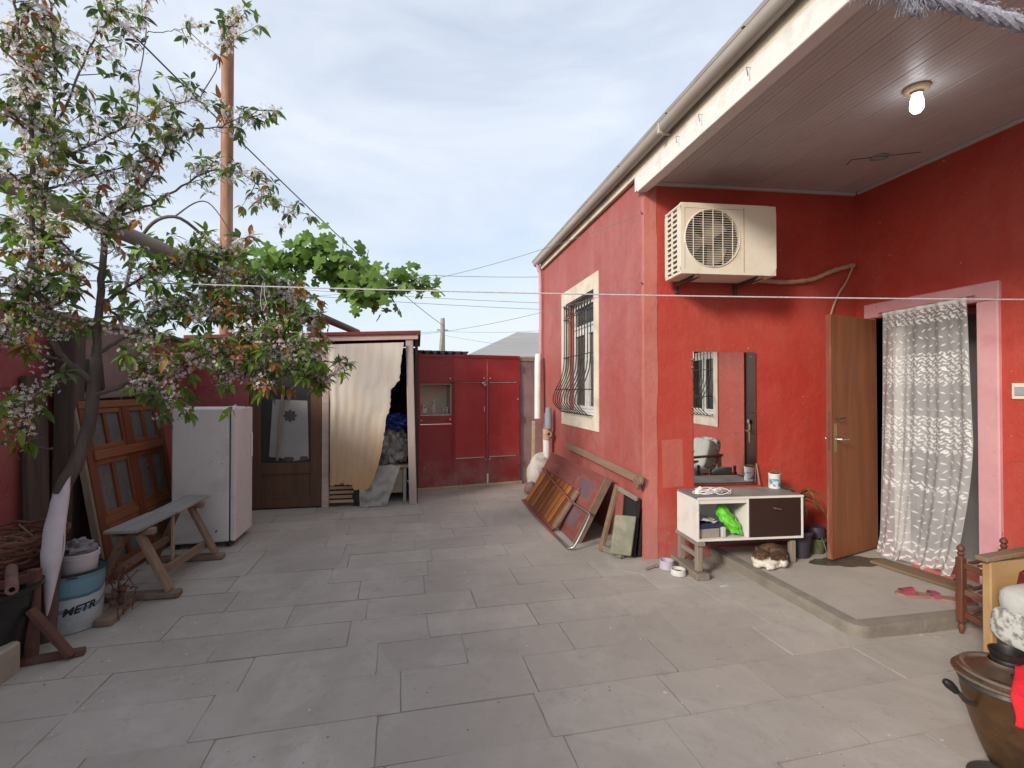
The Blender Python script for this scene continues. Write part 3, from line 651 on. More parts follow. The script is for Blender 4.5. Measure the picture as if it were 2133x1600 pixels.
t.links.new(mixc(t, mm.outputs[0], (.70, .69, .68), (.10, .36, .46)), bb.inputs['Base Color']); bb.inputs['Roughness'].default_value = .4; MATS['tin_label'] = m
o_ = AW @ Vector((1.095, -.20, e1)); can['_o'] = tuple(o_); can.location = o_
B().lathe([(0, .001), (.046, .001), (.048, .004), (.048, .118), (.051, .122), (.051, .128), (.045, .128), (.044, .10), (0, .10)], o_, 20).build('tin', 'tin_label', can)
M('moss', (.20, .14, .06), (.12, .10, .04), 30, .95, .6, 120); b = B()
for k in range(60):
    a, r_ = rg.uniform(0, 6.28), .042*math.sqrt(rg.random()); p = o_+Vector((r_*math.cos(a), r_*math.sin(a), .10)); q = p+Vector((rg.uniform(-.02, .02), rg.uniform(-.02, .02), rg.uniform(.03, .055)))
    b.tube([p, q], [.004, .002], 4)
b.build('moss', 'moss', can)
st_ = B(); st_.tube([AW @ Vector((1.055, -.05, .643)), AW @ Vector((1.045, -.022, .83))], .006, 6); st_.build('stick', 'grey_wood_z', label='thin stick leaning against the lower right corner of the mirror', cat='stick')
M('green_bag', (.10, .46, .03), (.16, .58, .05), 14, .45, .4, 40); M('navy', (.02, .025, .07), (.03, .035, .09), 8, .6)
M('paper', (.52, .52, .52), (.42, .42, .42), 8, .8, .1); M('card', (.30, .27, .22), (.25, .22, .18), 8, .85, .1)
gb = B(); 
def gbf(u, v):
    a = u*6.283; c = Vector((lerp(c0+.27, c0+.37, v**1.5), lerp(-.36, -.44, v), lerp(e1-.08, e0+.045, v)))
    r_ = .05*(.35+1.1*math.sin(min(1, v*1.05)*3.0)**.7*.7+.25*v)*(1+.45*noise.noise((u*9, v*5, 1))+.25*noise.noise((u*23, v*9, 2)))
    return AW @ (c+Vector((r_*math.cos(a), r_*.8*math.sin(a), .2*r_*math.sin(a*2))))
gb.grid(gbf, 36, 24); gb.build('mesh_bag', 'green_bag', label='bright green crumpled bag on the open cabinet shelf', cat='bag')
b = B(AW); b.box(c0+.03, c0+.21, -.45, -.30, e0+.0185, e0+.09, .004); b.build('carton', 'card', label='flat cardboard box at the bottom of the open shelf', cat='box')
b = B(AW); b.obox((c0+.13, -.37, e0+.112), (.11, .01, .004), (-.006, .08, 0), (0, 0, .02), .004); b.build('book', 'navy', label='dark blue book lying on the cardboard box', cat='book')
b = B(); b.grid(lambda u, v: AW @ Vector((c0+.03+.19*u, -.46+.2*v, e0+.138+.03*noise.noise((u*4, v*4, 2))+.03*(1-u))), 14, 12); b.build('crumpled_paper', 'paper', label='grey crumpled paper on top of the dark blue book', cat='paper')
B(AW).box(c0+.225, c0+.26, -.46, -.42, e0+.0185, e0+.10, .006).build('small_carton', 'paper', label='small grey carton beside the green bag', cat='box')

# ================================================================== cat: one continuous body
def cat():
    bmx = B(); C = Vector((2.765, 3.50, .081))
    F = Matrix.Translation(C) @ Matrix.Rotation(R(-34), 4, 'Z')
    def el(c, r_, rot=None):
        n, m_ = 20, 14; vs = []; fs = []
        for j in range(m_+1):
            th = math.pi*j/m_
            for k in range(n):
                a = 2*math.pi*k/n; d = Vector((math.sin(th)*math.cos(a)*r_[0], math.sin(th)*math.sin(a)*r_[1], math.cos(th)*r_[2]))
                if rot is not None: d = rot @ d
                vs.append(F @ (Vector(c)+d))
        for j in range(m_):
            for k in range(n): fs.append((j*n+k, (j+1)*n+k, (j+1)*n+(k+1) % n, j*n+(k+1) % n))
        bmx._add(vs, fs)
    el((.035, .085, .080), (.112, .145, .082)); el((.075, .13, .072), (.085, .10, .074)); el((-.005, .0, .062), (.105, .09, .064))
    el((-.040, -.045, .098), (.058, .050, .047)); el((-.042, -.088, .084), (.026, .020, .017)); el((-.035, -.03, .055), (.085, .07, .052))
    el((-.075, -.075, .026), (.036, .045, .026)); el((.015, -.075, .026), (.04, .05, .026)); el((.115, .03, .045), (.035, .085, .045)); el((-.03, -.075, .045), (.06, .035, .034))
    for sx in (-1, 1):
        e = Vector((-.04+sx*.037, -.036, .130)); r3 = Matrix.Rotation(R(18*sx), 3, 'Y')
        el(e+Vector((0, 0, .006)), (.016, .009, .022), r3); el(e+Vector((sx*.002, 0, .020)), (.008, .006, .016), r3)
    for k in range(16):
        a = k/15; p = (.145-.15*a, .10-.22*a-.02*math.sin(a*3.1), .017); el(p, (.019-.006*a,)*3)
    o = bmx.build('cat', 'paper', origin=C)
    md = o.modifiers.new('r', 'REMESH'); md.mode = 'VOXEL'; md.voxel_size = .006; sm = o.modifiers.new('s', 'SMOOTH'); sm.iterations = 5; sm.factor = .5
    me = bpy.data.meshes.new_from_object(o.evaluated_get(bpy.context.evaluated_depsgraph_get())); o.modifiers.clear(); o.data = me
    me.polygons.foreach_set('use_smooth', [True]*len(me.polygons)); me.materials.clear()
    m, t, bb = nt('cat_fur'); v = coords(t, rnd=False); sx = t.nodes.new('ShaderNodeSeparateXYZ'); t.links.new(v, sx.inputs[0])
    vb = coords(t, (6, 26, 14), rnd=False)
    tab = mixc(t, noise_n(t, vb, 1.0, 3, .6, .42, .58), (.15, .085, .05), (.055, .034, .024))
    h = t.nodes.new('ShaderNodeMath'); h.operation = 'MULTIPLY_ADD'; h.inputs[1].default_value = .035; t.links.new(noise_n(t, v, 16, 3, .5, .2, .8), h.inputs[0]); t.links.new(sx.outputs[2], h.inputs[2])
    up = t.nodes.new('ShaderNodeMapRange'); up.inputs[1].default_value = .084; up.inputs[2].default_value = .096; up.clamp = True; t.links.new(h.outputs[0], up.inputs[0])
    # white blaze down the nose
    ab = t.nodes.new('ShaderNodeMath'); ab.operation = 'ADD'; ab.inputs[1].default_value = .046; t.links.new(sx.outputs[0], ab.inputs[0])
    a2 = t.nodes.new('ShaderNodeMath'); a2.operation = 'ABSOLUTE'; t.links.new(ab.outputs[0], a2.inputs[0])
    a3 = t.nodes.new('ShaderNodeMapRange'); a3.inputs[1].default_value = .011; a3.inputs[2].default_value = .018; a3.clamp = True; t.links.new(a2.outputs[0], a3.inputs[0])
    fy = t.nodes.new('ShaderNodeMapRange'); fy.inputs[1].default_value = -.080; fy.inputs[2].default_value = -.066; fy.clamp = True; t.links.new(sx.outputs[1], fy.inputs[0])
    mxn = t.nodes.new('ShaderNodeMath'); mxn.operation = 'MAXIMUM'; t.links.new(a3.outputs[0], mxn.inputs[0]); t.links.new(fy.outputs[0], mxn.inputs[1])
    mu = t.nodes.new('ShaderNodeMath'); mu.operation = 'MULTIPLY'; t.links.new(up.outputs[0], mu.inputs[0]); t.links.new(mxn.outputs[0], mu.inputs[1])
    col = mixc(t, mu.outputs[0], (.58, .53, .47), tab); t.links.new(col, bb.inputs['Base Color']); bb.inputs['Roughness'].default_value = .95; bb.inputs['Specular IOR Level'].default_value = .1
    bn = t.nodes.new('ShaderNodeBump'); bn.inputs['Strength'].default_value = .6; bn.inputs['Distance'].default_value = .006; n2 = t.nodes.new('ShaderNodeTexNoise'); n2.inputs['Scale'].default_value = 130; t.links.new(coords(t, (1, .35, 1), False), n2.inputs['Vector']); t.links.new(n2.outputs['Fac'], bn.inputs['Height']); t.links.new(bn.outputs[0], bb.inputs['Normal'])
    me.materials.append(m); MATS['cat_fur'] = m
    o['label'] = 'brown tabby and white cat curled up dozing under the low cabinet'; o['category'] = 'cat'
    M('nose_pink', (.30, .12, .10), None, 20, .5, 0); M('eye_dark', (.01, .008, .006), None, 20, .3, 0)
    b = B(F); b.blob((-.042, -.107, .089), (.006, .004, .004)); b.build('nose', 'nose_pink', o)
    for sx_ in (-1, 1):
        b = B(F); b.tube([(-.04+sx_*.013, -.095, .106), (-.04+sx_*.021, -.093, .103), (-.04+sx_*.031, -.086, .105)], .0022, 5); b.build('eye', 'eye_dark', o)
    b = B(F)
    for k in range(120):
        x = rg.uniform(-.13, .13); p = Vector((x, .02+.1*rg.random(), .14)); 
    return o
cat()
# bowls, bolt, scraps
M('bowl_white', (.62, .61, .60), (.52, .50, .48), 12, .35, .05); M('bowl_lilac', (.42, .40, .46), (.36, .34, .39), 8, .35, .05); M('kibble', (.03, .022, .018), (.05, .035, .025), 40, .8, .4, 80)
def bowl(c, r_, h_, mat, lab):
    e = empty('pet_bowl', c, lab, 'bowl')
    B().lathe([(0, .003), (r_*.93, .003), (r_, .006), (r_*.92, h_), (r_*.82, h_), (r_*.78, h_*.5), (0, h_*.45)], c, 28).build('bowl', mat, e)
    B().lathe([(0, h_*.62), (r_*.5, h_*.60), (r_*.78, h_*.52)], c, 20).build('food', 'kibble', e)
bowl((2.075, 3.66, 0), .062, .05, 'bowl_white', 'small white pet bowl beside the trestle foot'); bowl((2.05, 3.80, 0), .062, .075, 'bowl_lilac', 'pale lilac tub between the house corner and white bowl')
b = B(); b.tube([(1.865, 3.80, .012), (1.975, 3.85, .012)], .009, 8); b.lathe([(0, 0), (.016, 0), (.016, .014), (0, .014)], (1.975, 3.85, .012), 6, Matrix.Rotation(R(90), 3, 'Y') ); b.build('iron_bolt', 'steel', label='short iron bolt lying at the foot of the house corner', cat='bolt')
for (x, y, a) in ((2.30, 3.38, .2),):
    b = B(); b.obox((x, y, .004), (.035*math.cos(a), .035*math.sin(a), .001), (-.012*math.sin(a), .012*math.cos(a), 0), (0, 0, .0015)); b.build('paper_scrap', 'paper', label='small white paper scrap on the paving before the cabinet', cat='scrap')
# ================================================================== potted plants
M('pot_purple', (.035, .028, .045), (.05, .04, .055), 5, .5, .05); M('pot_green', (.11, .11, .055), (.09, .085, .045), 6, .6, .1); M('pot_soil', (.03, .024, .018), None, 20, .95, .5)
def pot_plant(c, r_, h_, pm, lab, n, L, seed, lift=0):
    e = empty('potted_plant', c, lab, 'plant', 'pot plants beside the door'); c = Vector(c); q = random.Random(seed)
    B().lathe([(0, .002), (r_*.72, .002), (r_*.97, h_*.88), (r_*1.06, h_*.89), (r_*1.06, h_), (r_*.95, h_), (r_*.92, h_*.9), (0, h_*.9)], c, 24).build('pot', pm, e)
    B().lathe([(0, h_*.92), (r_*.93, h_*.91)], c, 16).build('soil', 'pot_soil', e)
    for k in range(n):
        a = q.uniform(0, 6.28); l_ = L*q.uniform(.6, 1.1); b = B(); up = q.uniform(.5, 1.1); w0 = q.uniform(.014, .024)
        d = Vector((math.cos(a), math.sin(a)*.7, 0)); sd_ = Vector((-d.y, d.x, 0))
        def lf(u, v, d=d, sd_=sd_, l_=l_, up=up, w0=w0, z0=h_*.9+lift*q.uniform(.75, 1.05)+q.uniform(0, .12)*L):
            t_ = v; p = c+Vector((0, 0, z0))+d*(l_*.75*t_)+Vector((0, 0, l_*(up*t_-1.05*t_*t_)))
            return p+sd_*((u-.5)*2*w0*(1-t_)**.6*min(1, t_*6+.4))+Vector((0, 0, abs(u-.5)*w0*.8))
        b.grid(lf, 2, 8); b.build('leaf', 'pot_leaf', e)
    return e
pot_plant((3.20, 3.66, .081), .105, .225, 'pot_purple', 'spiky pot plant in a dark purple pot at the cabinet end', 34, .30, 2, .27)
e = pot_plant((3.42, 3.72, .081), .085, .13, 'pot_green', 'low dark plant in an olive green pot behind the open door', 22, .26, 4)
b = B(); b.tube([(3.20, 3.66, .28), (3.206, 3.655, .42), (3.20, 3.66, .58)], [.016, .013, .009], 8); b.build('stem', 'pot_leaf', [o for o in bpy.data.objects if o.name == 'potted_plant'][0])
B().lathe([(0, .14), (.075, .14), (.078, .2), (.07, .225), (0, .22)], (3.42, 3.72, .081), 20).build('inner_pot', 'pot_purple', e)
# ================================================================== lace curtain in the doorway
CO = (3.96, 3.2, .1)
cur = empty('lace_curtain', CO, 'white lace curtain with leaf pattern hanging in the pink-framed doorway', 'curtain')
def cs(u, v):
    yl = 3.575+.03*v**3; yr = lerp(2.905, 2.86, min(1, v*2)) if v < .5 else lerp(2.86, 3.00, ((v-.5)*2)**1.6)
    y = lerp(yl, yr, u)
    z = lerp(2.165+.012*u, .095+.03*noise.noise((u*5, 0, 1))+.02*math.sin(u*17), v)
    amp = lerp(.006, .019, v)
    x = 3.975-.05*v+amp*math.sin(u*23+1.2*math.sin(v*2.2)+.6)+.6*amp*math.sin(u*51+v*1.1)-.025*v*math.sin(u*6)
    return Vector((x-.055*max(0, v-.93)/.07*.5, y, z))
b = B(); b.grid(cs, 110, 70); b.build('voile', 'sheer_voile', cur)
em = B(); q = random.Random(11)
def motif(u, v, lu, lv, ang, n=7):
    """pointed leaf stitched on the cloth"""
    e = lu; pts = []
    for k in range(n*2):
        t_ = (k if k < n else 2*n-k)/n; s_ = 1 if k < n else -1
        a_ = (t_-.5)*2*lu; w_ = s_*lv*math.sin(min(1, max(0, t_))*math.pi)**.8
        du = a_*math.cos(ang)-w_*math.sin(ang); dv = a_*math.sin(ang)+w_*math.cos(ang)
        uu_ = min(.995, max(.005, u+du/.69)); vv_ = min(.995, max(.005, v+dv/2.07))
        p = cs(uu_, vv_); pts.append(p+Vector((-.0022, 0, 0)))
    em._add(pts, [tuple(range(len(pts)))])
nc = 13
v = .012; rowi = 0
while v < .985:
    dense = (math.sin(v*2*math.pi*4.0+1.9) > -.15) and v < .70
    step = .0135 if dense else .030
    for k in range(nc):
        u = (k+.5+(.25 if rowi % 2 else -.15))/nc
        if not .01 < u < .99: continue
        s = 1 if rowi % 2 else -1
        if dense:
            motif(u+q.uniform(-.006, .006), v+q.uniform(-.002, .002), q.uniform(.015, .023), q.uniform(.0045, .0068), s*.55+q.uniform(-.35, .35)); motif(u+.4/nc, v+.004, q.uniform(.010, .018), .0055, -s*.9+q.uniform(-.4, .4))
            if rowi % 3 == 0: motif(u+.2/nc, v+.006, .013, .010, 1.3)
        else:
            motif(u+q.uniform(-.01, .01), v+q.uniform(-.004, .004), q.uniform(.015, .021), .0052, -s*.62+q.uniform(-.25, .25))
            if v > .9: motif(u+.5/nc, v+.008, .022, .009, s*.7)
    v += step; rowi += 1
em.build('embroidery', 'lace_thread', cur, kind='stuff')
b = B(); b.grid(lambda u, v: cs(u, v*.012)+Vector((-.004, 0, .004)), 60, 1); b.build('heading', 'lace_thread', cur)
b = B(); b.tube([(3.985, 3.62, 2.17), (3.985, 2.86, 2.185)], .005, 8); b.build('curtain_wire', 'steel', cur)

# ================================================================== doorway clutter
wood('plank_brown', (.20, .125, .07), (.13, .08, .045), 'Y', .8, ((.27, .22, .17), 4, .6, .5))
b = B(); b.obox((3.76, 3.11, .094), (.085, .012, 0), (-.045, .30, 0), (0, 0, .011), .004); b.build('threshold_board', 'plank_brown', label='worn brown board lying flat before the lace curtain', cat='board')
M('pink_rag', (.42, .12, .12), (.36, .09, .10), 10, .9, .5, 60)
b = B(); b.grid(lambda u, v: Vector((3.90+.09*v-.03*u, lerp(3.28, 2.95, u), .086+.022*(math.sin(v*3.1)**.6 if 0 < v < 1 else 0)*(1+.5*noise.noise((u*6, v*3, 0))))), 26, 10); b.build('door_rag', 'pink_rag', label='folded pink cloth stuffed along the curtain hem', cat='cloth')
M('pink_rubber', (.28, .05, .085), (.23, .04, .07), 8, .5, .05); M('sole_tan', (.30, .17, .14), (.25, .14, .11), 8, .7, .1)
def sandal(c, ang, m1, lab, L=.25):
    F = frame(c, ang); e = empty('sandal', c, lab, 'sandal', 'sandals on the porch step'); pts = []
    for k in range(28):
        a = 2*math.pi*k/28; x = math.cos(a)*L/2; w_ = (.043+.007*math.cos(a)) * math.sin(a); pts.append((x, w_+.004*math.sin(2*a), .0))
    b = B(F); b.prism(pts, (0, 0, .018)); b.build('sole', 'sole_tan', e)
    b = B(F); b.grid(lambda u, v: Vector((lerp(.02, .09, u), math.cos(v*math.pi)*.045, .016+.045*math.sin(v*math.pi)*(1-.45*u))), 6, 12); b.build('strap', m1, e)
    b = B(F); b.grid(lambda u, v: Vector((lerp(-.115, -.075, u), math.cos(v*math.pi)*.037, .016+.03*math.sin(v*math.pi))), 4, 10); b.build('heel_strap', m1, e)
sandal((3.37, 2.80, .081), R(155), 'pink_rubber', 'tan soled sandal with pink strap, the outer one on the step'); sandal((3.53, 2.68, .081), R(-35), 'pink_rubber', 'bright pink sandal next to the shoe rack leg')

# ================================================================== shoe rack
wood('rack_wood', (.135, .05, .03), (.085, .03, .02), 'Z', .5, ((.25, .16, .11), 9, .4, .55)); wood('rack_wood_y', (.14, .055, .033), (.09, .033, .022), 'Y', .5, ((.28, .19, .13), 9, .5, .52))
rk = empty('shoe_rack', (3.4, 2.37, 0), 'dark wooden shoe rack with turned posts beside the doorway', 'shoe rack')
for (x, y) in ((3.29, 2.455), (3.72, 2.52), (3.26, 2.19), (3.70, 2.25)):
    b = B(); h0 = .083 if y > 2.58 else 0
    b.lathe([(0, .001), (.010, .001), (.013, .02), (.019, .045), (.012, .06), (.02, .075)], (x, y, h0), 14)
    b.box(x-.02, x+.02, y-.02, y+.02, h0+.075, .465, .003)
    b.lathe([(.02, .465), (.012, .475), (.02, .49), (.012, .503), (.021, .515), (.019, .53), (.008, .545), (0, .548)], (x, y, 0), 14)
    b.build('post', 'rack_wood', rk)
for z in (.12, .26, .42):
    for (p, r_) in (((3.29, 2.455), (3.26, 2.19)), ((3.72, 2.52), (3.70, 2.25))):
        b = B(); b.beam((p[0]+.006, p[1]-.02, z), (r_[0]+.006, r_[1]+.02, z-.012), .018, .035, bev=.003); b.build('rail', 'rack_wood_y', rk)
    for k in range(4):
        f_ = (k+.5)/4
        b = B(); b.beam((lerp(3.30, 3.27, f_)+.004, lerp(2.44, 2.21, f_), z+.025), (lerp(3.72, 3.70, f_)-.004, lerp(2.505, 2.265, f_), z+.025), .028, .010, bev=.002); b.build('shelf_slat', 'rack_wood', rk)
M('shoe_black', (.02, .02, .022), (.03, .03, .03), 9, .5); M('shoe_teal', (.12, .22, .22), None, 9, .6)
def shoe(c, ang, m1, lab):
    F = frame(c, ang); e = empty('shoe', c, lab, 'shoe', 'shoes on the rack')
    def sf(u, v):
        x = lerp(-.12, .12, v); w_ = .036*math.sin(min(1, max(.02, (v+.04)*.93))*math.pi)**.45+.004; h_ = .075-.035*max(0, v-.4)/.6
        a = u*math.pi; return Vector((x, math.cos(a)*w_, .012+math.sin(a)**.7*h_*min(1, (1-v)*6+.15)))
    b = B(F); b.grid(sf, 12, 16); b.build('upper', m1, e)
    b = B(F); b.prism([(math.cos(2*math.pi*k/24)*.127, math.sin(2*math.pi*k/24)*.041, 0) for k in range(24)], (0, 0, .012)); b.build('sole', 'sole_tan', e)
shoe((3.45, 2.39, .292), R(200), 'shoe_black', 'black shoe on the middle shelf of the rack'); shoe((3.50, 2.31, .452), R(195), 'shoe_teal', 'dull teal shoe on the top shelf of the rack'); shoe((3.47, 2.36, .152), R(190), 'shoe_black', 'dark shoe on the bottom shelf of the rack')

# ================================================================== armchair against the porch wall
M('chair_wood', (.40, .26, .12), (.33, .20, .09), 6, .45, .1, 40, stretch=(.2, 1, 1)); M('cover', (.52, .52, .49), (.46, .46, .44), 12, .95, .5, 60)
m, t, bb = nt('cover_print'); v_ = coords(t, rnd=False); t.links.new(mixc(t, noise_n(t, v_, 26, 4, .6, .45, .6), (.50, .50, .47), (.17, .17, .16)), bb.inputs['Base Color']); bb.inputs['Roughness'].default_value = .95; MATS['cover_print'] = m
ac_ = empty('armchair', (3.33, 1.78, 0), 'wooden armchair with pale patterned cover at the right edge of the porch', 'armchair')
def arm(y):
    b = B(); b.box(2.965, 3.005, y-.022, y+.022, 0, .59, .006); b.build('leg', 'cream_plaster' if False else 'chair_wood', ac_)
    b = B(); b.box(3.56, 3.60, y-.022, y+.022, 0, .66, .006); b.build('leg', 'chair_wood', ac_)
    b = B(); b.prism([(3.006, y-.012, .33), (3.10, y-.012, .31), (3.14, y-.012, .42), (3.17, y-.012, .52), (3.30, y-.012, .565), (3.30, y-.012, .588), (3.006, y-.012, .588)], (0, .024, 0)); b.build('arm_panel', 'chair_wood', ac_)
    b = B(); b.beam((2.93, y, .603), (3.62, y, .655), .062, .026, bev=.008); b.build('armrest', 'plank_brown', ac_)
    b = B(); b.box(3.006, 3.56, y-.012, y+.012, .30, .345, .003); b.build('side_rail', 'rack_wood', ac_)
arm(2.09); arm(1.47)
def cush(x0, x1, y0, y1, z0, z1, nm, mat, tilt=0, sd_=0):
    b = B(); c = Vector(((x0+x1)/2, (y0+y1)/2, (z0+z1)/2)); h = Vector(((x1-x0)/2, (y1-y0)/2, (z1-z0)/2)); n, m_ = 28, 16; Rm = Matrix.Rotation(tilt, 3, 'Y')
    vs = []; fs = []; sp = lambda a, e: math.copysign(abs(a)**e, a)
    for j in range(m_+1):
        th = math.pi*j/m_
        for k in range(n):
            a = 2*math.pi*k/n
            d = Vector((sp(math.sin(th), .45)*sp(math.cos(a), .35)*h.x, sp(math.sin(th), .45)*sp(math.sin(a), .35)*h.y, sp(math.cos(th), .5)*h.z))
            d *= 1+.03*noise.noise(d*7+Vector((sd_, 0, 0))); vs.append(c+Rm @ d)
    for j in range(m_):
        for k in range(n): fs.append((j*n+k, (j+1)*n+k, (j+1)*n+(k+1) % n, j*n+(k+1) % n))
    b._add(vs, fs, True); return b.build(nm, mat, ac_)
cush(2.93, 3.52, 1.50, 2.062, .335, .50, 'seat_cushion', 'cover'); cush(2.925, 3.00, 1.50, 2.06, .20, .40, 'seat_valance', 'cover_print', 0, 3); 
cush(3.42, 3.56, 1.50, 2.06, .45, .84, 'back_cushion', 'cover', R(14), 5); cush(3.52, 3.60, 1.50, 2.06, .40, .86, 'back_rest', 'cover_print', R(14), 9)
M('red_cloth', (.62, .015, .025), (.50, .01, .02), 8, .8, .4, 70)
# ================================================================== samovar
M('copper', (.22, .125, .065), (.13, .078, .043), 7, .34, .12, 30, metal=.85, dirt=((.045, .035, .028), 5, .7, .5)); M('copper_bright', (.33, .24, .165), (.22, .16, .115), 6, .25, .06, 30, metal=.9); M('tarnish', (.05, .045, .04), (.085, .075, .062), 8, .5, .2, 40, metal=.5); M('handle_black', (.015, .012, .012), None, 9, .45)
S0 = Vector((2.19, 1.475, .002))
sam = empty('samovar', S0, 'tarnished brown metal samovar with domed lid in the lower right corner', 'samovar')
B().lathe([(0, 0), (.115, 0), (.12, .012), (.10, .025), (.062, .05), (.05, .075), (.062, .095)], S0, 36).build('foot', 'tarnish', sam)
B().lathe([(.055, .09), (.064, .10), (.074, .125), (.092, .175), (.110, .23), (.128, .30), (.138, .345), (.140, .37), (.144, .378)], S0, 40).build('body', 'copper', sam)
B().lathe([(.144, .378), (.147, .386), (.144, .394), (.140, .40), (.140, .405)], S0, 40).build('body_rim', 'tarnish', sam)
B().lathe([(.140, .405), (.160, .407), (.163, .412), (.158, .418), (.146, .421), (.146, .430), (.140, .437), (.134, .439), (.128, .437), (.120, .440), (.085, .456), (.066, .462), (.055, .472)], S0, 44).build('lid', 'copper_bright', sam)
B().lathe([(.048, .468), (.05, .478), (.047, .485), (.054, .50), (.056, .512), (.051, .514), (.045, .50), (.044, .46)], S0, 30).build('chimney_collar', 'handle_black', sam)
for a in (R(172), R(-8)):
    d = Vector((math.cos(a), math.sin(a), 0)); s_ = Vector((-d.y, d.x, 0))
    h = empty('handle', S0+d*.15+Vector((0, 0, .35)), parent=sam)
    b = B(); b.tube(spline([S0+d*.131+Vector((0, 0, .315)), S0+d*.17+Vector((0, 0, .33)), S0+d*.19+Vector((0, 0, .355)), S0+d*.215+Vector((0, 0, .375))], 5), .008, 8); b.build('handle_arm', 'tarnish', h)
    b = B(); b.tube([S0+d*.205+Vector((0, 0, .365)), S0+d*.215+Vector((0, 0, .376)), S0+d*.232+Vector((0, 0, .392)), S0+d*.246+Vector((0, 0, .404)), S0+d*.25+Vector((0, 0, .41))], [.011, .014, .017, .013, .006], 10); b.build('grip', 'handle_black', h)
SAMR = Vector((.56, -.83, 0)); SAMF = Vector((-.83, -.56, 0))
def rcl(u, v):
    x = lerp(.012, .20, u)+.006*math.sin(v*9); t_ = v
    prof = [(.02, .486), (-.06, .474), (-.125, .452), (-.172, .428), (-.182, .40), (-.186, .36), (-.19, .33)]
    k = t_*(len(prof)-1); i = min(len(prof)-2, int(k)); f_ = k-i; y = lerp(prof[i][0], prof[i+1][0], f_); z = lerp(prof[i][1], prof[i+1][1], f_)
    sh_ = max(0., 1-(x/.21)**2)**.5; y = y*lerp(1, sh_, .8)
    return S0+SAMR*x+SAMF*(-y)+Vector((0, 0, z-.05*u*u+.004*noise.noise((u*8, v*8, 2))))
b = B(); b.grid(rcl, 20, 24); b.build('red_cloth', 'red_cloth', label='bright red cloth draped over the right side of the samovar lid', cat='cloth').modifiers.new('t', 'SOLIDIFY').thickness = .004
for a in (R(230), R(290)):
    d = Vector((math.cos(a), math.sin(a), 0)); B().blob(S0+d*.085+Vector((0, 0, .452)), (.02, .02, .012)).build('lid_knob', 'handle_black', sam)
d = Vector((math.cos(R(-60)), math.sin(R(-60)), 0)); b = B(); b.tube([S0+d*.07+Vector((0, 0, .15)), S0+d*.145+Vector((0, 0, .145)), S0+d*.165+Vector((0, 0, .12))], .011, 8); b.tube([S0+d*.125+Vector((0, 0, .145)), S0+d*.125+Vector((0, 0, .20))], .007, 8); b.build('tap', 'copper_bright', sam)

# ================================================================== clotheslines and rope
M('rope_white', (.55, .54, .55), (.42, .41, .44), 60, .9, .3, 200); M('rope_blue', (.27, .28, .36), (.46, .46, .52), 90, .95, .6, 160); M('wire_black', (.03, .03, .032), None, 9, .6, 0); M('wire_grey', (.20, .20, .21), None, 9, .6, 0)
def line(p0, p1, sag, r_, mat, name, lab, cat_='line', grp=None, n=24):
    p0, p1 = Vector(p0), Vector(p1)
    pts = [p0.lerp(p1, k/n)-Vector((0, 0, 4*sag*(k/n)*(1-k/n))) for k in range(n+1)]
    b = B(); b.tube(pts, r_, 6); kw = dict(label=lab, cat=cat_)
    if grp: kw['group'] = grp
    return b.build(name, mat, **kw)
line((-2.72, 3.95, 2.27), (4.02, 2.30, 2.055), .03, .0042, 'rope_white', 'clothesline', 'pale clothesline rope stretched across the whole yard', n=40)
line((HX-.004, 4.07, 3.08), (-1.45, 6.3, 2.62), .16, .0022, 'wire_grey', 'thin_wire', 'thin wire from the nail high on the house corner to the vine', grp='thin lines over the yard')
line((HX-.004, 4.07, 2.45), (-.05, 6.55, 2.22), .07, .0022, 'wire_grey', 'thin_wire', 'thin wire from the lower nail on the house corner to the shed post', grp='thin lines over the yard')
for z in (3.08, 2.45):
    B().tube([(HX+.02, 4.07, z), (HX-.02, 4.07, z), (HX-.022, 4.07, z+.015)], .004, 6).build('nail', 'black_iron', house)
# frayed blue rope close to the lens, tied to the porch fascia
fr = empty('frayed_rope', (.96, .72, 2.19), 'thick frayed grey-blue rope at the top right corner', 'rope')
ra, rb = Vector((.80, .757, 2.262)), Vector((1.93, .55, 1.98))
q = random.Random(8)
core = []
for k in range(3):
    b = B(); pts = []
    for j in range(120):
        f_ = j/119; c = ra.lerp(rb, f_)-Vector((0, 0, .02*math.sin(f_*3.14))); ph = f_*62+k*2.094
        pts.append(c+Vector((0, math.cos(ph), math.sin(ph)))*.0062)
    b.tube(pts, [.0072*(1+.15*noise.noise((i*.3, k, 0))) for i in range(120)], 7); b.build('strand', 'rope_blue', fr)
b = B()
for k in range(1500):
    f_ = q.random()**1.5*.75; c = ra.lerp(rb, f_); d = Vector((q.gauss(0, 1), q.gauss(0, 1), q.gauss(0, 1))).normalized()
    L = q.uniform(.008, .02)*(2.0 if .0 < f_ < .1 else 1); p = c+d*.009; e_ = p+d*L*.6+Vector((q.uniform(-.01, .01), 0, -L*.5))
    b.tube([p, (p+e_)/2+Vector((q.uniform(-.003, .003), 0, .003)), e_], .00045, 3, False)
for k in range(60):
    c = ra.lerp(rb, .085+q.uniform(-.012, .012)); pts = [c]
    for j in range(4): pts.append(pts[-1]+Vector((q.uniform(-.007, .007), q.uniform(-.006, .006), -.012)))
    b.tube(pts, .0007, 3, False)
b.build('loose_fibres', 'rope_blue', fr, kind='stuff')
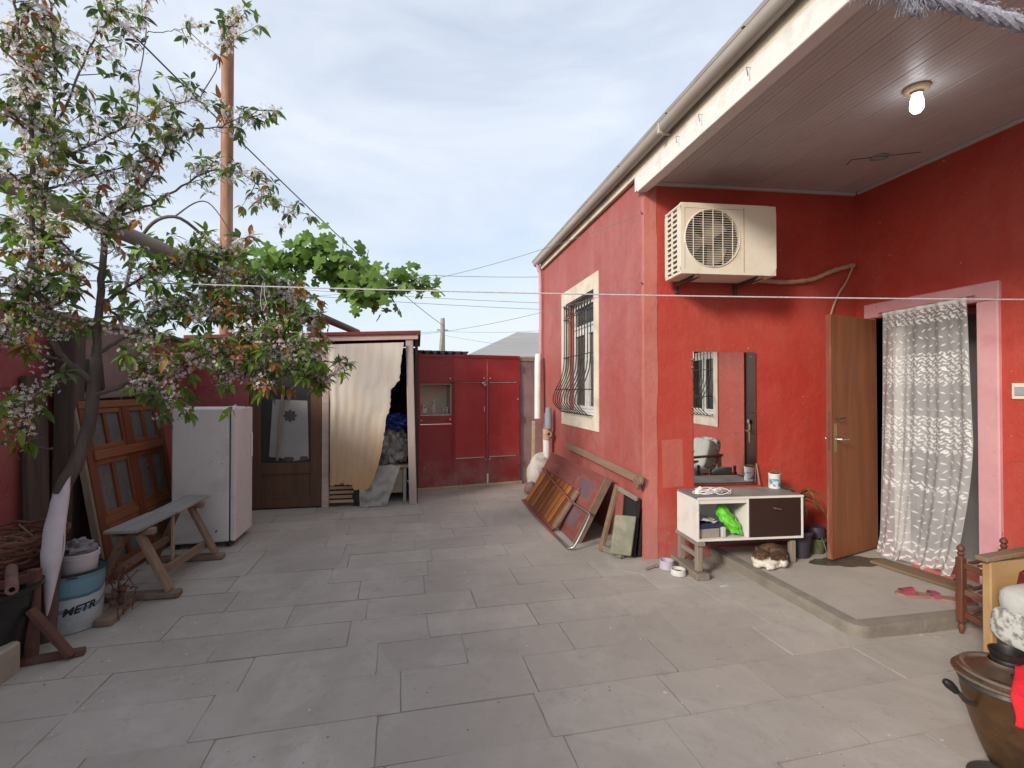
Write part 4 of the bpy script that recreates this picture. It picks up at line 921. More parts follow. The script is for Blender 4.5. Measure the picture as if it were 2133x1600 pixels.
# ================================================================== left boundary wall
LX = -2.75
lw = empty('boundary_wall', (LX, 3, 0), 'dull red plastered boundary wall along the left of the yard', 'wall')
b = B(); b.box(LX-.2, LX, -3.2, 8.3, -.04, 2.06); b.build('plaster', 'red_yard', lw)
M('cap_grey', (.26, .20, .185), (.22, .17, .155), 5, .85, .4, 40); b = B(); b.box(LX-.23, LX+.03, -3.2, 8.3, 2.062, 2.11, .01); b.build('coping', 'cap_grey', lw)
M('bare_render', (.24, .165, .15), (.20, .13, .12), 4, .85, .4, 25, dirt=((.14, .10, .09), 3, .5, .5))
b = B(); pts = []
for k in range(36):
    a = 2*math.pi*k/36; r_ = 1+.25*noise.noise((math.cos(a)*1.7, math.sin(a)*1.7, 2)); pts.append((LX+.0025, 5.15+.85*r_*math.cos(a), 1.66+.36*r_*math.sin(a)))
b.prism(pts, (-.0025, 0, 0)); b.build('bare_patch', 'bare_render', lw)
wood('old_post', (.105, .075, .06), (.06, .042, .036), 'Z', .9, ((.17, .13, .11), 6, .4, .5))
b = B(); b.obox((LX+.10, 4.36, .98), (.065, .01, 0), (-.01, .075, 0), (.015, 0, .98), .008); b.build('timber_post', 'old_post', label='thick weathered dark post standing against the boundary wall', cat='post')
b = B(); b.obox((LX+.05, 4.12, .80), (.02, 0, .004), (0, .10, 0), (-.02, 0, .80), .004); b.build('upright_board', 'old_post', label='wide dark board leaning beside the weathered post', cat='board')

# ================================================================== metal cupboard gate at the far end
GT = frame((0.0, 7.352, 0), R(11.6))
red_paint('gate_red', (.31, .022, .024), (.35, .028, .028), (.40, .07, .06), .4, .3); red_paint('gate_dark', (.22, .017, .022), (.25, .02, .024), (.29, .05, .05), .35, .2)
for k in ('gate_red', 'gate_dark'):
    MATS[k].node_tree.nodes['Principled BSDF'].inputs['Roughness'].default_value = .42
gt = empty('metal_gate', (0, 7.352, 0), 'dark red sheet-metal gate with open niche at the far end', 'gate')
b = B(GT)
for s in (.0, .515, 1.60):
    b.box(s, s+.035, 0, .04, .05, 2.03, .003)
b.box(.036, .514, .0, .04, 1.585, 1.612, .002); b.box(.036, .514, 0, .04, 1.085, 1.115, .002); b.box(.036, .514, 0, .04, .05, .075, .002); b.box(.036, 1.599, .0005, .0395, 2.0, 2.03, .002)
b.build('frame', 'gate_dark', gt)
def sheet(s0, s1, z0, z1, mat, nm='panel', y=-.004, w_=0):
    def fn(u, v): return GT @ Vector((lerp(s0, s1, u), y+.006*noise.noise((s0*9+u*2.2, v*2.2, z0*5))*math.sin(math.pi*u)*math.sin(math.pi*v), lerp(z0, z1, v)))
    b = B(); b.grid(fn, 10, 10); b.T = GT; b.box(s0, s1, y+.008, y+.010, z0, z1); b.T = None
    for (p, r_) in (((s0, z0), (s1, z0)), ((s1, z0), (s1, z1)), ((s1, z1), (s0, z1)), ((s0, z1), (s0, z0))):
        b.T = GT; b._add([(p[0], y, p[1]), (r_[0], y, r_[1]), (r_[0], y+.009, r_[1]), (p[0], y+.009, p[1])], [(0, 1, 2, 3)]); b.T = None
    return b.build(nm, mat, gt)
sheet(.004, .532, 1.606, 2.022, 'gate_dark'); sheet(.010, .532, .99, 1.095, 'gate_dark'); sheet(.004, .534, .06, .98, 'gate_dark')
lv = []
for s0_, s1_ in ((.546, 1.080), (1.086, 1.634)):
    sheet(s0_, s1_, 1.628, 2.04, 'gate_red'); sheet(s0_, s1_, .462, 1.612, 'gate_red', y=-.006); sheet(s0_, s1_, .06, .45, 'gate_dark')
    b = B(GT); b.box(s0_+.01, s0_+.035, .002, .03, .07, 2.03); b.box(s1_-.035, s1_-.01, .002, .03, .07, 2.03); b.build('stile', 'gate_dark', gt)
b = B(GT); b.box(.036, .514, .26, .27, 1.116, 1.584); b.box(.036, .514, .041, .26, 1.117, 1.125); b.box(.036, .046, .041, .26, 1.125, 1.584); b.box(.504, .514, .041, .26, 1.125, 1.584); b.box(.047, .503, .041, .26, 1.574, 1.584); M('niche_cream', (.50, .43, .34), (.44, .37, .29), 5, .8, .1); b.build('niche', 'niche_cream', gt)
b = B(GT); b.tube([(.50, -.02, 1.620), (1.55, -.02, 1.625)], .008, 8); b.build('slide_bolt', 'rust_iron', gt)
pd = empty('padlock', GT @ Vector((1.03, -.03, 1.6)), parent=gt)
b = B(GT); b.obox((1.02, -.036, 1.585), (.018, 0, .016), (0, .012, 0), (-.022, 0, .028), .005); b.build('lock_body', 'steel', pd)
b = B(GT); b.tube([(1.035, -.03, 1.61), (1.04, -.03, 1.65), (1.06, -.03, 1.655), (1.065, -.03, 1.62)], .005, 6); b.build('shackle', 'steel', pd)
for (s, z) in ((.05, 1.045), (.49, 1.05), (.49, 1.67), (1.03, 1.68), (1.13, 1.68), (1.06, .42), (1.12, .42), (1.60, 1.35)):
    b = B(GT); b.lathe([(0, .008), (.009, .006), (.011, 0)], (s, -.004, z), 8, Matrix.Rotation(R(90), 3, 'X')); b.build('bolt_head', 'white_pvc', gt)
b = B(GT); b.box(1.022, 1.042, -.016, -.006, 1.16, 1.24, .003); b.build('pull_tab', 'pink_frame', gt)
b = B(GT); b.tube([(1.083, -.022, .03), (1.083, -.022, .20)], .014, 8); b.build('drop_bolt', 'white_pvc', gt)
for (s0_, s1_) in ((.546, 1.080), (1.086, 1.634), (.004, .534)):
    for z_ in (.07, 2.0):
        b = B(GT); b.box(s0_+.002, s1_-.002, -.013, -.0065, z_-.016, z_+.016, .002); b.build('edge_angle', 'gate_dark', gt)
    for e_ in (s0_+.012, s1_-.012):
        b = B(GT); b.box(e_-.011, e_+.011, -.0125, -.0068, .09, 1.58 if s0_ > .5 else .96, .002); b.build('edge_angle', 'gate_dark', gt)
for z_ in (.30, 1.0, 1.80):
    b = B(GT); b.tube([(1.642, -.014, z_), (1.642, -.014, z_+.10)], .011, 8); b.build('hinge', 'rust_iron', gt)
M('sill_beige', (.40, .32, .22), (.33, .26, .18), 5, .85, .3, 40); b = B(GT); b.box(-.02, 1.66, -.05, .08, -.02, .052, .008); b.build('gate_sill', 'sill_beige', gt)
m, t, bb = nt('clear_glass'); bb.inputs['Base Color'].default_value = (.93, .95, .93, 1); bb.inputs['Transmission Weight'].default_value = .9; bb.inputs['Roughness'].default_value = .06; MATS['clear_glass'] = m
NZ = 1.1255
def nloc(s, y): p = GT @ Vector((s, y, NZ)); return p
jr = empty('glass_jar', nloc(.10, .07), 'small glass jar with white label at the left of the niche', 'jar')
B().lathe([(0, .001), (.042, .001), (.045, .006), (.045, .105), (.04, .115), (.04, .125)], jr['_o'], 20).build('glass', 'clear_glass', jr); B().lathe([(.0458, .03), (.0458, .095)], jr['_o'], 20).build('label_band', 'paper', jr); B().lathe([(.043, .125), (.043, .140), (0, .141)], jr['_o'], 18).build('lid', 'steel', jr)
bt = empty('glass_bottle', nloc(.26, .09), 'clear glass bottle with narrow neck standing in the gate niche', 'bottle')
B().lathe([(0, .001), (.03, .001), (.033, .006), (.033, .12), (.026, .155), (.013, .185), (.012, .225), (.014, .228), (.014, .236), (.010, .236)], bt['_o'], 20).build('glass', 'clear_glass', bt)
for s, lab in ((.405, 'drinking glass in the niche just right of the bottle'), (.462, 'drinking glass at the right end of the niche')):
    c = nloc(s, .08); g_ = empty('drinking_glass', c, lab, 'glass', 'drinking glasses in the niche')
    B().lathe([(0, .004), (.022, .001), (.025, .006), (.032, .11), (.029, .11), (.022, .01), (0, .009)], c, 18).build('glass', 'clear_glass', g_)
# concrete pier right of the gate
M('pier_pinkgrey', (.36, .25, .24), (.30, .20, .20), 4, .85, .4, 30, dirt=((.20, .14, .135), 3, .6, .5))
b = B(GT); b.box(1.665, 2.05, .03, .23, -.04, 1.95, .008); pr0 = b.build('concrete_pier', 'pier_pinkgrey', label='stained pink-grey concrete pier between the gate and house', cat='pier')
b = B(GT); b.box(1.655, 2.05, .02, .25, 1.952, 2.03, .01); b.build('coping', 'sill_beige', pr0)
# corrugated lean-to roof behind the gate
M('corrugated', (.055, .05, .048), (.08, .07, .065), 5, .75, .3, 40)
def corr(u, v): return GT @ Vector((lerp(-.05, .80, u), .07+1.6*v, 2.068+.026*math.sin(u*.85*2*math.pi/.118)+.12*v))
b = B(GT.__class__(GT) if False else None); b.grid(corr, 90, 2); o = b.build('corrugated_roof', 'corrugated', label='dark corrugated roof sheet showing above the gate', cat='roof sheet')
o.modifiers.new('t', 'SOLIDIFY').thickness = .012

# ================================================================== shed at the left of the gate
sh = empty('shed', (-1.3, 6.7, 0), 'open-fronted lean-to shed with red roof edge and torn curtain', 'shed')
M('red_trim', (.22, .02, .026), (.18, .016, .02), 6, .5, .15, 40, dirt=((.10, .02, .02), 4, .5, .5)); wood('post_white', (.46, .39, .36), (.37, .31, .285), 'Z', .85, ((.27, .20, .18), 4, .6, .5), .05)
wood('rail_pale', (.50, .38, .33), (.42, .31, .27), 'X', .85, ((.27, .18, .15), 4, .5, .5), .05)
rf = B()
rf.prism([(-2.76, 6.50, 2.115), (.035, 6.50, 2.235), (.035, 6.50, 2.275), (-2.76, 6.50, 2.155)], (0, 2.0, 0)); rfo = rf.build('roof', 'red_trim', sh)
b = B(); b.prism([(-2.74, 6.53, 2.045), (.0, 6.53, 2.165), (.0, 6.53, 2.232), (-2.74, 6.53, 2.113)], (0, .06, 0)); b.build('head_beam', 'rail_pale', sh)
b = B(); b.obox((-.085, 6.595, 1.09), (.048, 0, -.001), (0, .045, 0), (-.026, 0, 1.09), .006); b.build('post', 'post_white', sh)
b = B(); b.box(-2.74, -.02, 8.35, 8.42, 0, 2.2); b.box(-.04, .0, 6.66, 8.35, 0, 2.16); M('shed_dark', (.085, .06, .05), (.06, .045, .04), 4, .9, .3); b.build('shed_wall', 'shed_dark', sh)
wood('shed_brown', (.125, .07, .042), (.085, .045, .028), 'Z', .65, ((.055, .035, .025), 3, .5, .5), .05)
b = B(); b.box(-2.74, -2.06, 6.60, 6.66, -.03, 2.06, .004); b.build('side_panel', 'red_yard', sh)
b = B(); b.box(-1.20, -1.115, 6.585, 6.655, 0, 2.10, .004); b.build('jamb', 'rail_pale', sh)
# glazed door of the shed
gd = empty('glazed_door', (-1.62, 6.62, 0), parent=sh)
b = B(); x0, x1 = -2.05, -1.205
b.box(x0, x0+.13, 6.59, 6.635, .02, 2.08, .004); b.box(x1-.13, x1, 6.59, 6.635, .02, 2.08, .004); b.box(x0+.131, x1-.131, 6.591, 6.634, 1.98, 2.08, .004); b.box(x0+.131, x1-.131, 6.591, 6.634, .44, .58, .004); b.box(x0+.131, x1-.131, 6.591, 6.634, .02, .16, .004); b.box(x0+.131, x1-.131, 6.605, 6.62, .161, .439)
b.build('door_leaf', 'shed_brown', gd)
m, t, bb = nt('dusty_pane'); v_ = coords(t, rnd=False); bb.inputs['Base Color'].default_value = (.035, .036, .036, 1); bb.inputs['Roughness'].default_value = .12; MATS['dusty_pane'] = m
b = B(); b.box(x0+.131, x1-.131, 6.612, 6.618, .581, 1.979); b.build('pane', 'dusty_pane', gd)
M('poster_grey', (.30, .295, .285), (.25, .245, .235), 3, .7, .05, dirt=((.14, .13, .12), 5, .5, .55)); b = B(); b.prism([(-1.83, 6.6105, .66), (-1.79, 6.6105, 1.38), (-1.38, 6.6105, 1.36), (-1.36, 6.6105, .62), (-1.55, 6.6105, .60), (-1.62, 6.6105, .63)], (0, .0012, 0)); b.build('paper_sheet', 'poster_grey', gd)
b = B(); pts = []
for k in range(48):
    a = 2*math.pi*k/48; r_ = .072*(1+.16*math.cos(8*a)); pts.append((-1.585+r_*math.cos(a), 6.6085, 1.17+r_*math.sin(a)))
b.prism(pts, (0, .0015, 0)); b.build('flower_sticker', 'fan_dark', gd)
for (cx__, cz__, rx__) in ((-1.60, .625, .07), (-1.42, .63, .05)):
    b = B(); b.prism([(cx__+rx__*(1+.3*noise.noise((k*.7, cx__*9, 0)))*math.cos(k*.45), 6.6085, cz__+.03*(1+.4*noise.noise((k*.9, 2, 0)))*math.sin(k*.45)) for k in range(14)], (0, .0015, 0)); b.build('sticker_scrap', 'fan_dark', gd)
b = B(); b.tube([(-1.72, 6.55, .62), (-1.70, 6.56, .95)], .014, 8); b.tube([(-1.70, 6.56, .95), (-1.655, 6.58, 1.55)], .018, 8); b.build('stake', 'grey_wood_z', label='stake with whitened foot leaning on the glazed shed door', cat='stake')
# torn curtain
m, t, bb = nt('stained_canvas'); v_ = coords(t, rnd=False); sx = t.nodes.new('ShaderNodeSeparateXYZ'); t.links.new(v_, sx.inputs[0])
ad = t.nodes.new('ShaderNodeMath'); ad.operation = 'MULTIPLY_ADD'; ad.inputs[1].default_value = -.9; t.links.new(noise_n(t, v_, 1.4, 6, .65, .2, .8), ad.inputs[0]); t.links.new(sx.outputs[2], ad.inputs[2])
stn = t.nodes.new('ShaderNodeMapRange'); stn.inputs[1].default_value = 1.05; stn.inputs[2].default_value = -.15; stn.clamp = True; t.links.new(ad.outputs[0], stn.inputs[0])
col = mixc(t, stn.outputs[0], (.54, .50, .45), (.50, .33, .17)); col = mixc(t, scalef(t, noise_n(t, coords(t, (4, 4, .5), False), 2.2, 6, .6, .45, .7), .4), col, (.40, .27, .16))
t.links.new(col, bb.inputs['Base Color']); bb.inputs['Roughness'].default_value = .95; bb.inputs['Specular IOR Level'].default_value = .1; MATS['stained_canvas'] = m
zs = [2.11, 1.95, 1.62, 1.60, 1.53, 1.51, 1.34, 1.20, 1.16, 1.02, .80, .55, .42, .30, .22]; xr = [-.18, -.205, -.235, -.26, -.30, -.345, -.345, -.365, -.40, -.41, -.44, -.49, -.53, -.575, -.62]
def rgt(z): return float(np.interp(-z, [-q_ for q_ in zs], xr))+.012*noise.noise((z*23, 0, 1))+.008*noise.noise((z*61, 4, 1))
def canv(u, v):
    z = lerp(2.115-.045*(1-u), .26+.05*noise.noise((u*9, 0, 7))+(.04 if u < .55 else -.05*math.sin((u-.55)/.45*3.1)), v); xl = -1.135+.05*min(1, v*2.4); xr_ = rgt(z); x = lerp(xl, xr_, u)
    f_ = .005+.012*v*v; edge = math.exp(-u/.10); return Vector((x, 6.50+f_*.7*math.sin(u*9+.8*math.sin(v*3))+(f_*.12+.012*edge)*math.sin(u*44+v*1.5)+.006*noise.noise((u*5, v*7, 3))-.03*math.sin(v*3.1), z))
b = B(); b.grid(canv, 80, 90); o = b.build('torn_curtain', 'stained_canvas', origin=(-.7, 6.5, 0), label='torn stained canvas sheet hanging over the shed opening', cat='curtain')
# inside: stool, bundle, blue bag, plastic sheet, slatted crate
wood('pale_board', (.42, .33, .22), (.33, .25, .165), 'X', .8, ((.20, .15, .10), 5, .5, .5), .1)
sl_ = empty('plank_stool', (-.36, 6.85, 0), 'rough plank stool carrying the wrapped bundle inside the shed', 'stool')
b = B(); b.box(-.62, -.125, 6.72, 7.05, .455, .49, .005); b.build('seat', 'pale_board', sl_)
for x, y in ((-.58, 6.76), (-.17, 6.76), (-.58, 7.0), (-.17, 7.0)): b = B(); b.box(x-.02, x+.02, y-.02, y+.02, 0, .4545, .003); b.build('leg', 'post_white', sl_)
b = B(); b.box(-.55, -.2, 6.77, 6.775, .12, .44); b.build('front_board', 'pale_board', sl_)
M('bundle_plastic', (.30, .29, .265), (.20, .19, .17), 9, .25, 1., 30, dirt=((.40, .39, .37), 5, .5, .5)); M('blue_plastic', (.015, .045, .19), (.03, .07, .26), 9, .35, .4, 30)
b = B(); b.blob((-.36, 6.88, .74), (.22, .16, .255), 56, 40, .42, 3, 4.2); b.build('wrapped_bundle', 'bundle_plastic', label='bulky bundle wrapped in clear plastic on the plank stool', cat='bundle')
b = B(); b.blob((-.34, 6.87, 1.06), (.20, .15, .10), 48, 30, .7, 6, 4.5); b.build('blue_bag', 'blue_plastic', label='crumpled dark blue plastic bag on top of the wrapped bundle', cat='bag')
b = B(); b.grid(lambda u, v: Vector((lerp(-.72, -.40, u)+.20*(1-v)*(u-.1)+.10*v*(.6-u)*0-.0, 6.60-.12*math.sin(v*1.5)+.05*noise.noise((u*5, v*5, 3)), max(.006, .50*(1-v)**1.1+.012+.02*noise.noise((u*6, v*6, 5))))), 24, 24); b.build('plastic_sheet', 'plastic_film', label='crumpled clear plastic sheet trailing from the stool to the paving', cat='plastic sheet')
cr_ = empty('slatted_crate', (-.95, 6.66, 0), 'slatted wooden crate on the ground below the torn canvas', 'crate')
for k in range(7):
    b = B(); z = .05+.058*k; b.box(-1.11, -.80-.03*(k % 2), 6.60, 6.615, z, z+.036, .002); b.build('slat', 'pale_board', cr_)
for x in (-1.07, -.84): b = B(); b.box(x, x+.03, 6.6155, 6.65, .0, .46, .002); b.build('corner_post', 'shed_brown', cr_)
b = B(); b.box(-1.11, -.80, 6.65, 6.66, .0, .45); b.build('back_board', 'shed_brown', cr_)
b = B(); b.blob((-.765, 6.64, .12), (.07, .06, .16), 14, 10, .35, 2); b.build('black_sack', 'shoe_black', label='small black sack beside the slatted crate', cat='sack')

# ================================================================== fridge
M('fridge_white', (.66, .66, .65), (.60, .595, .575), 1.6, .38, .05, 6, dirt=((.33, .27, .21), 2.6, .5, .54), chips=((.17, .08, .045), 11, .70)); M('rubber', (.02, .02, .02), None, 9, .7)
fr_ = empty('fridge', (-2.0, 5.36, 0), 'old white refrigerator with its door facing the yard', 'refrigerator')
FT = frame((-1.99, 5.36, 0), R(1.5))
b = B(FT); b.box(-.275, .215, -.26, .26, .05, 1.325, .012); b.build('cabinet', 'fridge_white', fr_)
b = B(FT); b.box(.216, .226, -.25, .25, .06, 1.31); b.build('door_seal', 'rubber', fr_)
b = B(FT); b.box(.227, .275, -.262, .262, .055, 1.322, .010); do = b.build('door', 'fridge_white', fr_)
b = B(FT); b.box(.276, .292, .18, .215, .80, 1.05, .004); b.build('handle', 'white_pvc', do)
b = B(FT); b.box(.20, .285, -.255, -.21, 1.326, 1.342, .003); b.build('hinge_cap', 'white_pvc', fr_)
for x, y in ((-.23, -.22), (.20, -.22), (-.23, .22), (.20, .22)): b = B(FT); b.lathe([(0, 0), (.022, 0), (.018, .05)], (x, y, 0), 10); b.build('foot', 'rubber', fr_)
b = B(FT); b.box(.215, .26, -.258, -.20, .03, .052, .003); b.build('lower_hinge', 'black_iron', fr_)

# ================================================================== glazed timber partition leaning on the wall
wood('orange_wood', (.17, .052, .020), (.12, .036, .015), 'Z', .42, ((.10, .035, .015), 5, .5, .55), .08); wood('orange_wood_y', (.22, .088, .034), (.165, .062, .024), 'Y', .42, ((.14, .05, .02), 5, .4, .55), .08)
M('frost_pane', (.13, .13, .125), (.10, .10, .098), 6, .18, .15, 60); M('grey_glaze', (.17, .165, .155), (.13, .125, .12), 3, .4, .05)
pa, pb = Vector((-2.36, 4.33, .0)), Vector((-2.60, 4.33, 1.405)); zup = (pb-pa); PL = zup.length; zup.normalize()
PT = Matrix(((0, zup.z, zup.x, pa.x), (1, 0, 0, pa.y), (0, -zup.x, zup.z, pa.z), (0, 0, 0, 1)))   # x along wall, y = out of the face, z up the slope
wf = empty('timber_window_unit', pa, 'orange varnished glazed timber window unit leaning on the boundary wall', 'window frame')
W_ = 1.19
def pbx(x0, x1, y0, y1, z0, z1, nm, mat, par=wf, bv=.004): b = B(PT); b.box(x0, x1, y0, y1, z0, z1, bv); return b.build(nm, mat, par)
zm = .95
for x0_, x1_ in ((0, .07), (W_-.07, W_)): pbx(x0_, x1_, -.02, .03, .0, PL-.062, 'stile', 'orange_wood')
pbx(0, W_, -.02, .032, PL-.06, PL, 'top_rail', 'orange_wood_y'); pbx(.0705, W_-.0705, -.02, .045, zm, zm+.075, 'middle_rail', 'orange_wood_y'); pbx(.0705, W_-.0705, -.02, .03, .0, .09, 'bottom_rail', 'orange_wood_y')
pbx(W_/2-.04, W_/2+.04, -.018, .031, .0905, zm-.0005, 'mullion', 'orange_wood'); pbx(W_/2-.04, W_/2+.04, -.018, .031, zm+.0755, PL-.0605, 'mullion', 'orange_wood')
for (ca_, cb_) in ((.0705, W_/2-.0405), (W_/2+.0405, W_-.0705)):
    for (za, zb_) in ((zm+.076, PL-.061), (.49, zm-.001), (.091, .43)):
        sa_ = empty('sash', PT @ Vector(((ca_+cb_)/2, 0, (za+zb_)/2)), parent=wf); tt = .042; mid = (ca_+cb_)/2
        for q_ in ((ca_, ca_+tt, za, zb_), (cb_-tt, cb_, za, zb_), (mid-.022, mid+.022, za+tt, zb_-tt)): pbx(q_[0], q_[1], -.008, .022, q_[2], q_[3], 'sash_stile', 'orange_wood', sa_, .003)
        for q_ in ((ca_+tt, cb_-tt, za, za+tt), (ca_+tt, cb_-tt, zb_-tt, zb_)): pbx(q_[0]+.0005, q_[1]-.0005, -.008, .0215, q_[2], q_[3], 'sash_rail', 'orange_wood_y', sa_, .003)
        for q_ in ((ca_+tt, mid-.022), (mid+.022, cb_-tt)): pbx(q_[0], q_[1], .0, .005, za+tt, zb_-tt, 'pane', 'frost_pane', sa_, 0)
    pbx(ca_, cb_, -.01, .024, .431, .489, 'lock_rail', 'orange_wood_y')
pbx(-.03, -.0005, -.03, .02, .0, PL+.03, 'outer_trim', 'grey_wood_z')
wood('board_grey', (.17, .135, .115), (.11, .085, .07), 'Y', .9, ((.23, .19, .16), 5, .4, .5))
b = B(); b.obox((-2.68, 4.98, 1.46), (.045, 0, .008), (0, .66, .02), (-.01, 0, .035), .006); b.build('weathered_beam', 'board_grey', label='weathered grey beam resting across the top of the window unit', cat='beam')
b = B(); b.blob((-2.62, 5.62, 1.36), (.06, .05, .14), 14, 10, .3, 4); b.build('hanging_rag', 'pier_pinkgrey', label='grey rag hanging at the end of the weathered beam', cat='rag')
b = B(); b.obox((-2.67, 4.62, 1.62), (.05, 0, .006), (0, .14, 0), (-.012, 0, .13), .02); b.build('dark_crate', 'rubber', label='dark plastic box on the wall side above the window unit', cat='box')

# ================================================================== trestle bench
wood('bench_wood', (.25, .175, .125), (.165, .115, .082), 'Z', .85, ((.12, .085, .065), 6, .5, .5)); wood('bench_wood_y', (.23, .165, .125), (.15, .108, .08), 'Y', .88, ((.11, .08, .06), 6, .5, .5)); wood('bench_top', (.27, .265, .25), (.20, .195, .185), 'Y', .8, ((.14, .13, .115), 4, .5, .52))
be = empty('trestle_bench', (-1.98, 4.4, 0), 'rough wooden trestle bench with grey plank top before the fridge', 'bench')
b = B(); b.obox((-2.01, 4.11, .515), (.105, -.004, 0), (.004, .275, -.002), (0, 0, .011), .003); b.build('top_plank', 'bench_top', be)
b = B(); b.obox((-2.0, 4.69, .513), (.105, .004, 0), (.002, .298, .004), (0, 0, .011), .003); b.build('top_plank', 'bench_top', be)
for y in (3.99, 4.80):
    b = B(); b.box(-2.13, -1.87, y-.03, y+.03, .455, .4995, .004); b.build('head', 'bench_wood_y', be)
    b = B(); b.beam((-1.955, y-.035, .47), (-1.76, y-.02, .05), .03, .085, (0, 1, 0), .004); b.build('leg', 'bench_wood', be)
    b = B(); b.beam((-2.045, y-.035, .47), (-2.23, y-.02, .05), .03, .085, (0, 1, 0), .004); b.build('leg', 'bench_wood', be)
    b = B(); b.obox((-1.99, y-.02, .024), (.30, .0, 0), (0, .042, 0), (0, 0, .024), .01); b.build('foot_rail', 'bench_wood_y', be)
b = B(); b.beam((-1.86, 4.03, .15), (-1.84, 4.76, .14), .03, .065, bev=.004); b.build('stretcher', 'bench_wood_y', be)
b = B(); b.beam((-2.12, 4.03, .20), (-2.13, 4.76, .21), .03, .055, bev=.004); b.build('stretcher', 'bench_wood_y', be)
b = B(); b.beam((-1.945, 4.42, .06), (-1.95, 4.43, .50), .02, .02, (0, 1, 0), .002); b.build('prop_stick', 'pale_board', be)
b = B(); b.obox((-1.98, 3.76, .026), (.05, .004, 0), (-.03, .22, .004), (0, 0, .024), .008); b.build('floor_block', 'bench_wood_y', label='short timber block lying at the near foot of the bench', cat='timber')
b = B(); b.beam((-2.17, 3.86, .01), (-2.12, 3.90, .22), .012, .06, (0, 1, 0), .004); b.build('broken_slat', 'bench_wood', label='broken slat standing by the near left bench leg', cat='slat')
# ================================================================== buckets by the tree
m, t, bb = nt('bucket_print'); v_ = coords(t, rnd=False); sx = t.nodes.new('ShaderNodeSeparateXYZ'); t.links.new(v_, sx.inputs[0])
wv = t.nodes.new('ShaderNodeMath'); wv.operation = 'MULTIPLY_ADD'; wv.inputs[1].default_value = .10; t.links.new(noise_n(t, coords(t, (1, 1, .1), False), 5, 2, .5, .2, .8), wv.inputs[0]); t.links.new(sx.outputs[2], wv.inputs[2])
col = mixc(t, band(t, wv.outputs[0], .305, 1), (.42, .50, .52), (.12, .27, .33)); col = mixc(t, band(t, wv.outputs[0], .285, .305), col, (.06, .14, .22)); col = mixc(t, band(t, wv.outputs[0], .20, .225), col, (.14, .26, .34))
col = mixc(t, band(t, sx.outputs[2], .325, .345), col, (.10, .22, .28)); col = mixc(t, scalef(t, noise_n(t, v_, 9, 6, .7, .45, .7), .5), col, (.22, .22, .20)); t.links.new(col, bb.inputs['Base Color']); bb.inputs['Roughness'].default_value = .42; MATS['bucket_print'] = m
BC = Vector((-2.15, 3.60, .001))
bk = empty('paint_bucket', BC, 'large pale blue paint bucket with printed lettering beside the tree trunk', 'bucket')
B().lathe([(0, .002), (.142, .002), (.148, .01), (.160, .36), (.155, .36), (.146, .30), (0, .28)], BC, 40).build('bucket_body', 'bucket_print', bk)
B().lathe([(.160, .352), (.167, .356), (.168, .366), (.162, .371), (.154, .366)], BC, 40).build('rim', 'rubber', bk)
def lettering(txt, size, c, r0, z, a0, parent, mat, shear=.25):
    cu = bpy.data.curves.new('txt', 'FONT'); cu.body = txt; cu.size = size; cu.shear = shear; cu.offset = size*.03; cu.align_x = 'CENTER'
    to = bpy.data.objects.new('txt', cu); COL.objects.link(to); me = bpy.data.meshes.new_from_object(to.evaluated_get(bpy.context.evaluated_depsgraph_get()))
    bpy.data.objects.remove(to)
    for v in me.vertices:
        x, y = v.co.x, v.co.y; zz = z+y+x*.10; rr_ = r0+.012*zz/.36; a = a0+x/rr_
        v.co = Vector((math.cos(a)*(rr_+.0022), math.sin(a)*(rr_+.0022), zz))
    me.materials.clear(); me.materials.append(MATS[mat]); o = bpy.data.objects.new('lettering', me); COL.objects.link(o); o.parent = parent; o['_o'] = tuple(c)
    return o
lettering('METR', .066, BC, .148, .125, R(-48), bk, 'rubber')
b = B(); b.tube([BC+Vector((math.cos(a)*.1665, math.sin(a)*.1665, .345-.0*a)) for a in [R(-70+2*k) for k in range(10)]], .004, 6); b.build('handle_lug', 'rubber', bk)
WC = BC+Vector((.02, .015, .282))
sb = empty('white_tub', WC, 'small white plastic tub of grey rags standing in the paint bucket', 'tub')
M('tub_white', (.55, .52, .54), (.48, .45, .46), 4, .4, .03, dirt=((.35, .32, .30), 5, .4, .55))
B().lathe([(0, .002), (.085, .002), (.088, .008), (.101, .15), (.106, .152), (.106, .162), (.101, .165), (.106, .168), (.106, .182), (.098, .182), (.092, .10), (0, .10)], WC, 32).build('tub', 'tub_white', sb)
M('rag_grey', (.17, .165, .18), (.26, .25, .26), 12, .95, .6, 40)
b = B(); b.blob(WC+Vector((-.01, 0, .19)), (.095, .09, .065), 22, 14, .55, 3, 3.5); b.blob(WC+Vector((-.105, -.02, .11)), (.03, .05, .10), 14, 10, .5, 5, 3.5); b.build('rags', 'rag_grey', sb)
DRYC = BC+Vector((.20, .14, 0)); b = B(); q = random.Random(31)
for k in range(70):
    p = DRYC+Vector((q.gauss(0, .035), q.gauss(0, .05), abs(q.gauss(.16, .10)))); d = Vector((q.gauss(0, 1), q.gauss(0, 1), q.gauss(0, 1))).normalized(); e = d.orthogonal().normalized(); L = q.uniform(.03, .06)
    b._add([p, p+d*L*.5+e*L*.25, p+d*L, p+d*L*.5-e*L*.22+d.cross(e)*L*.15], [(0, 1, 2, 3)])
for k in range(10):
    p = DRYC+Vector((q.gauss(0, .03), q.gauss(0, .04), 0)); b.tube([p, p+Vector((q.gauss(0, .03), q.gauss(0, .03), .15)), p+Vector((q.gauss(0, .06), q.gauss(0, .06), q.uniform(.25, .38)))], .003, 4)
b.build('dry_shoots', 'rust_iron', label='clump of dry brown shoots behind the paint bucket', cat='dry plant', kind='stuff')
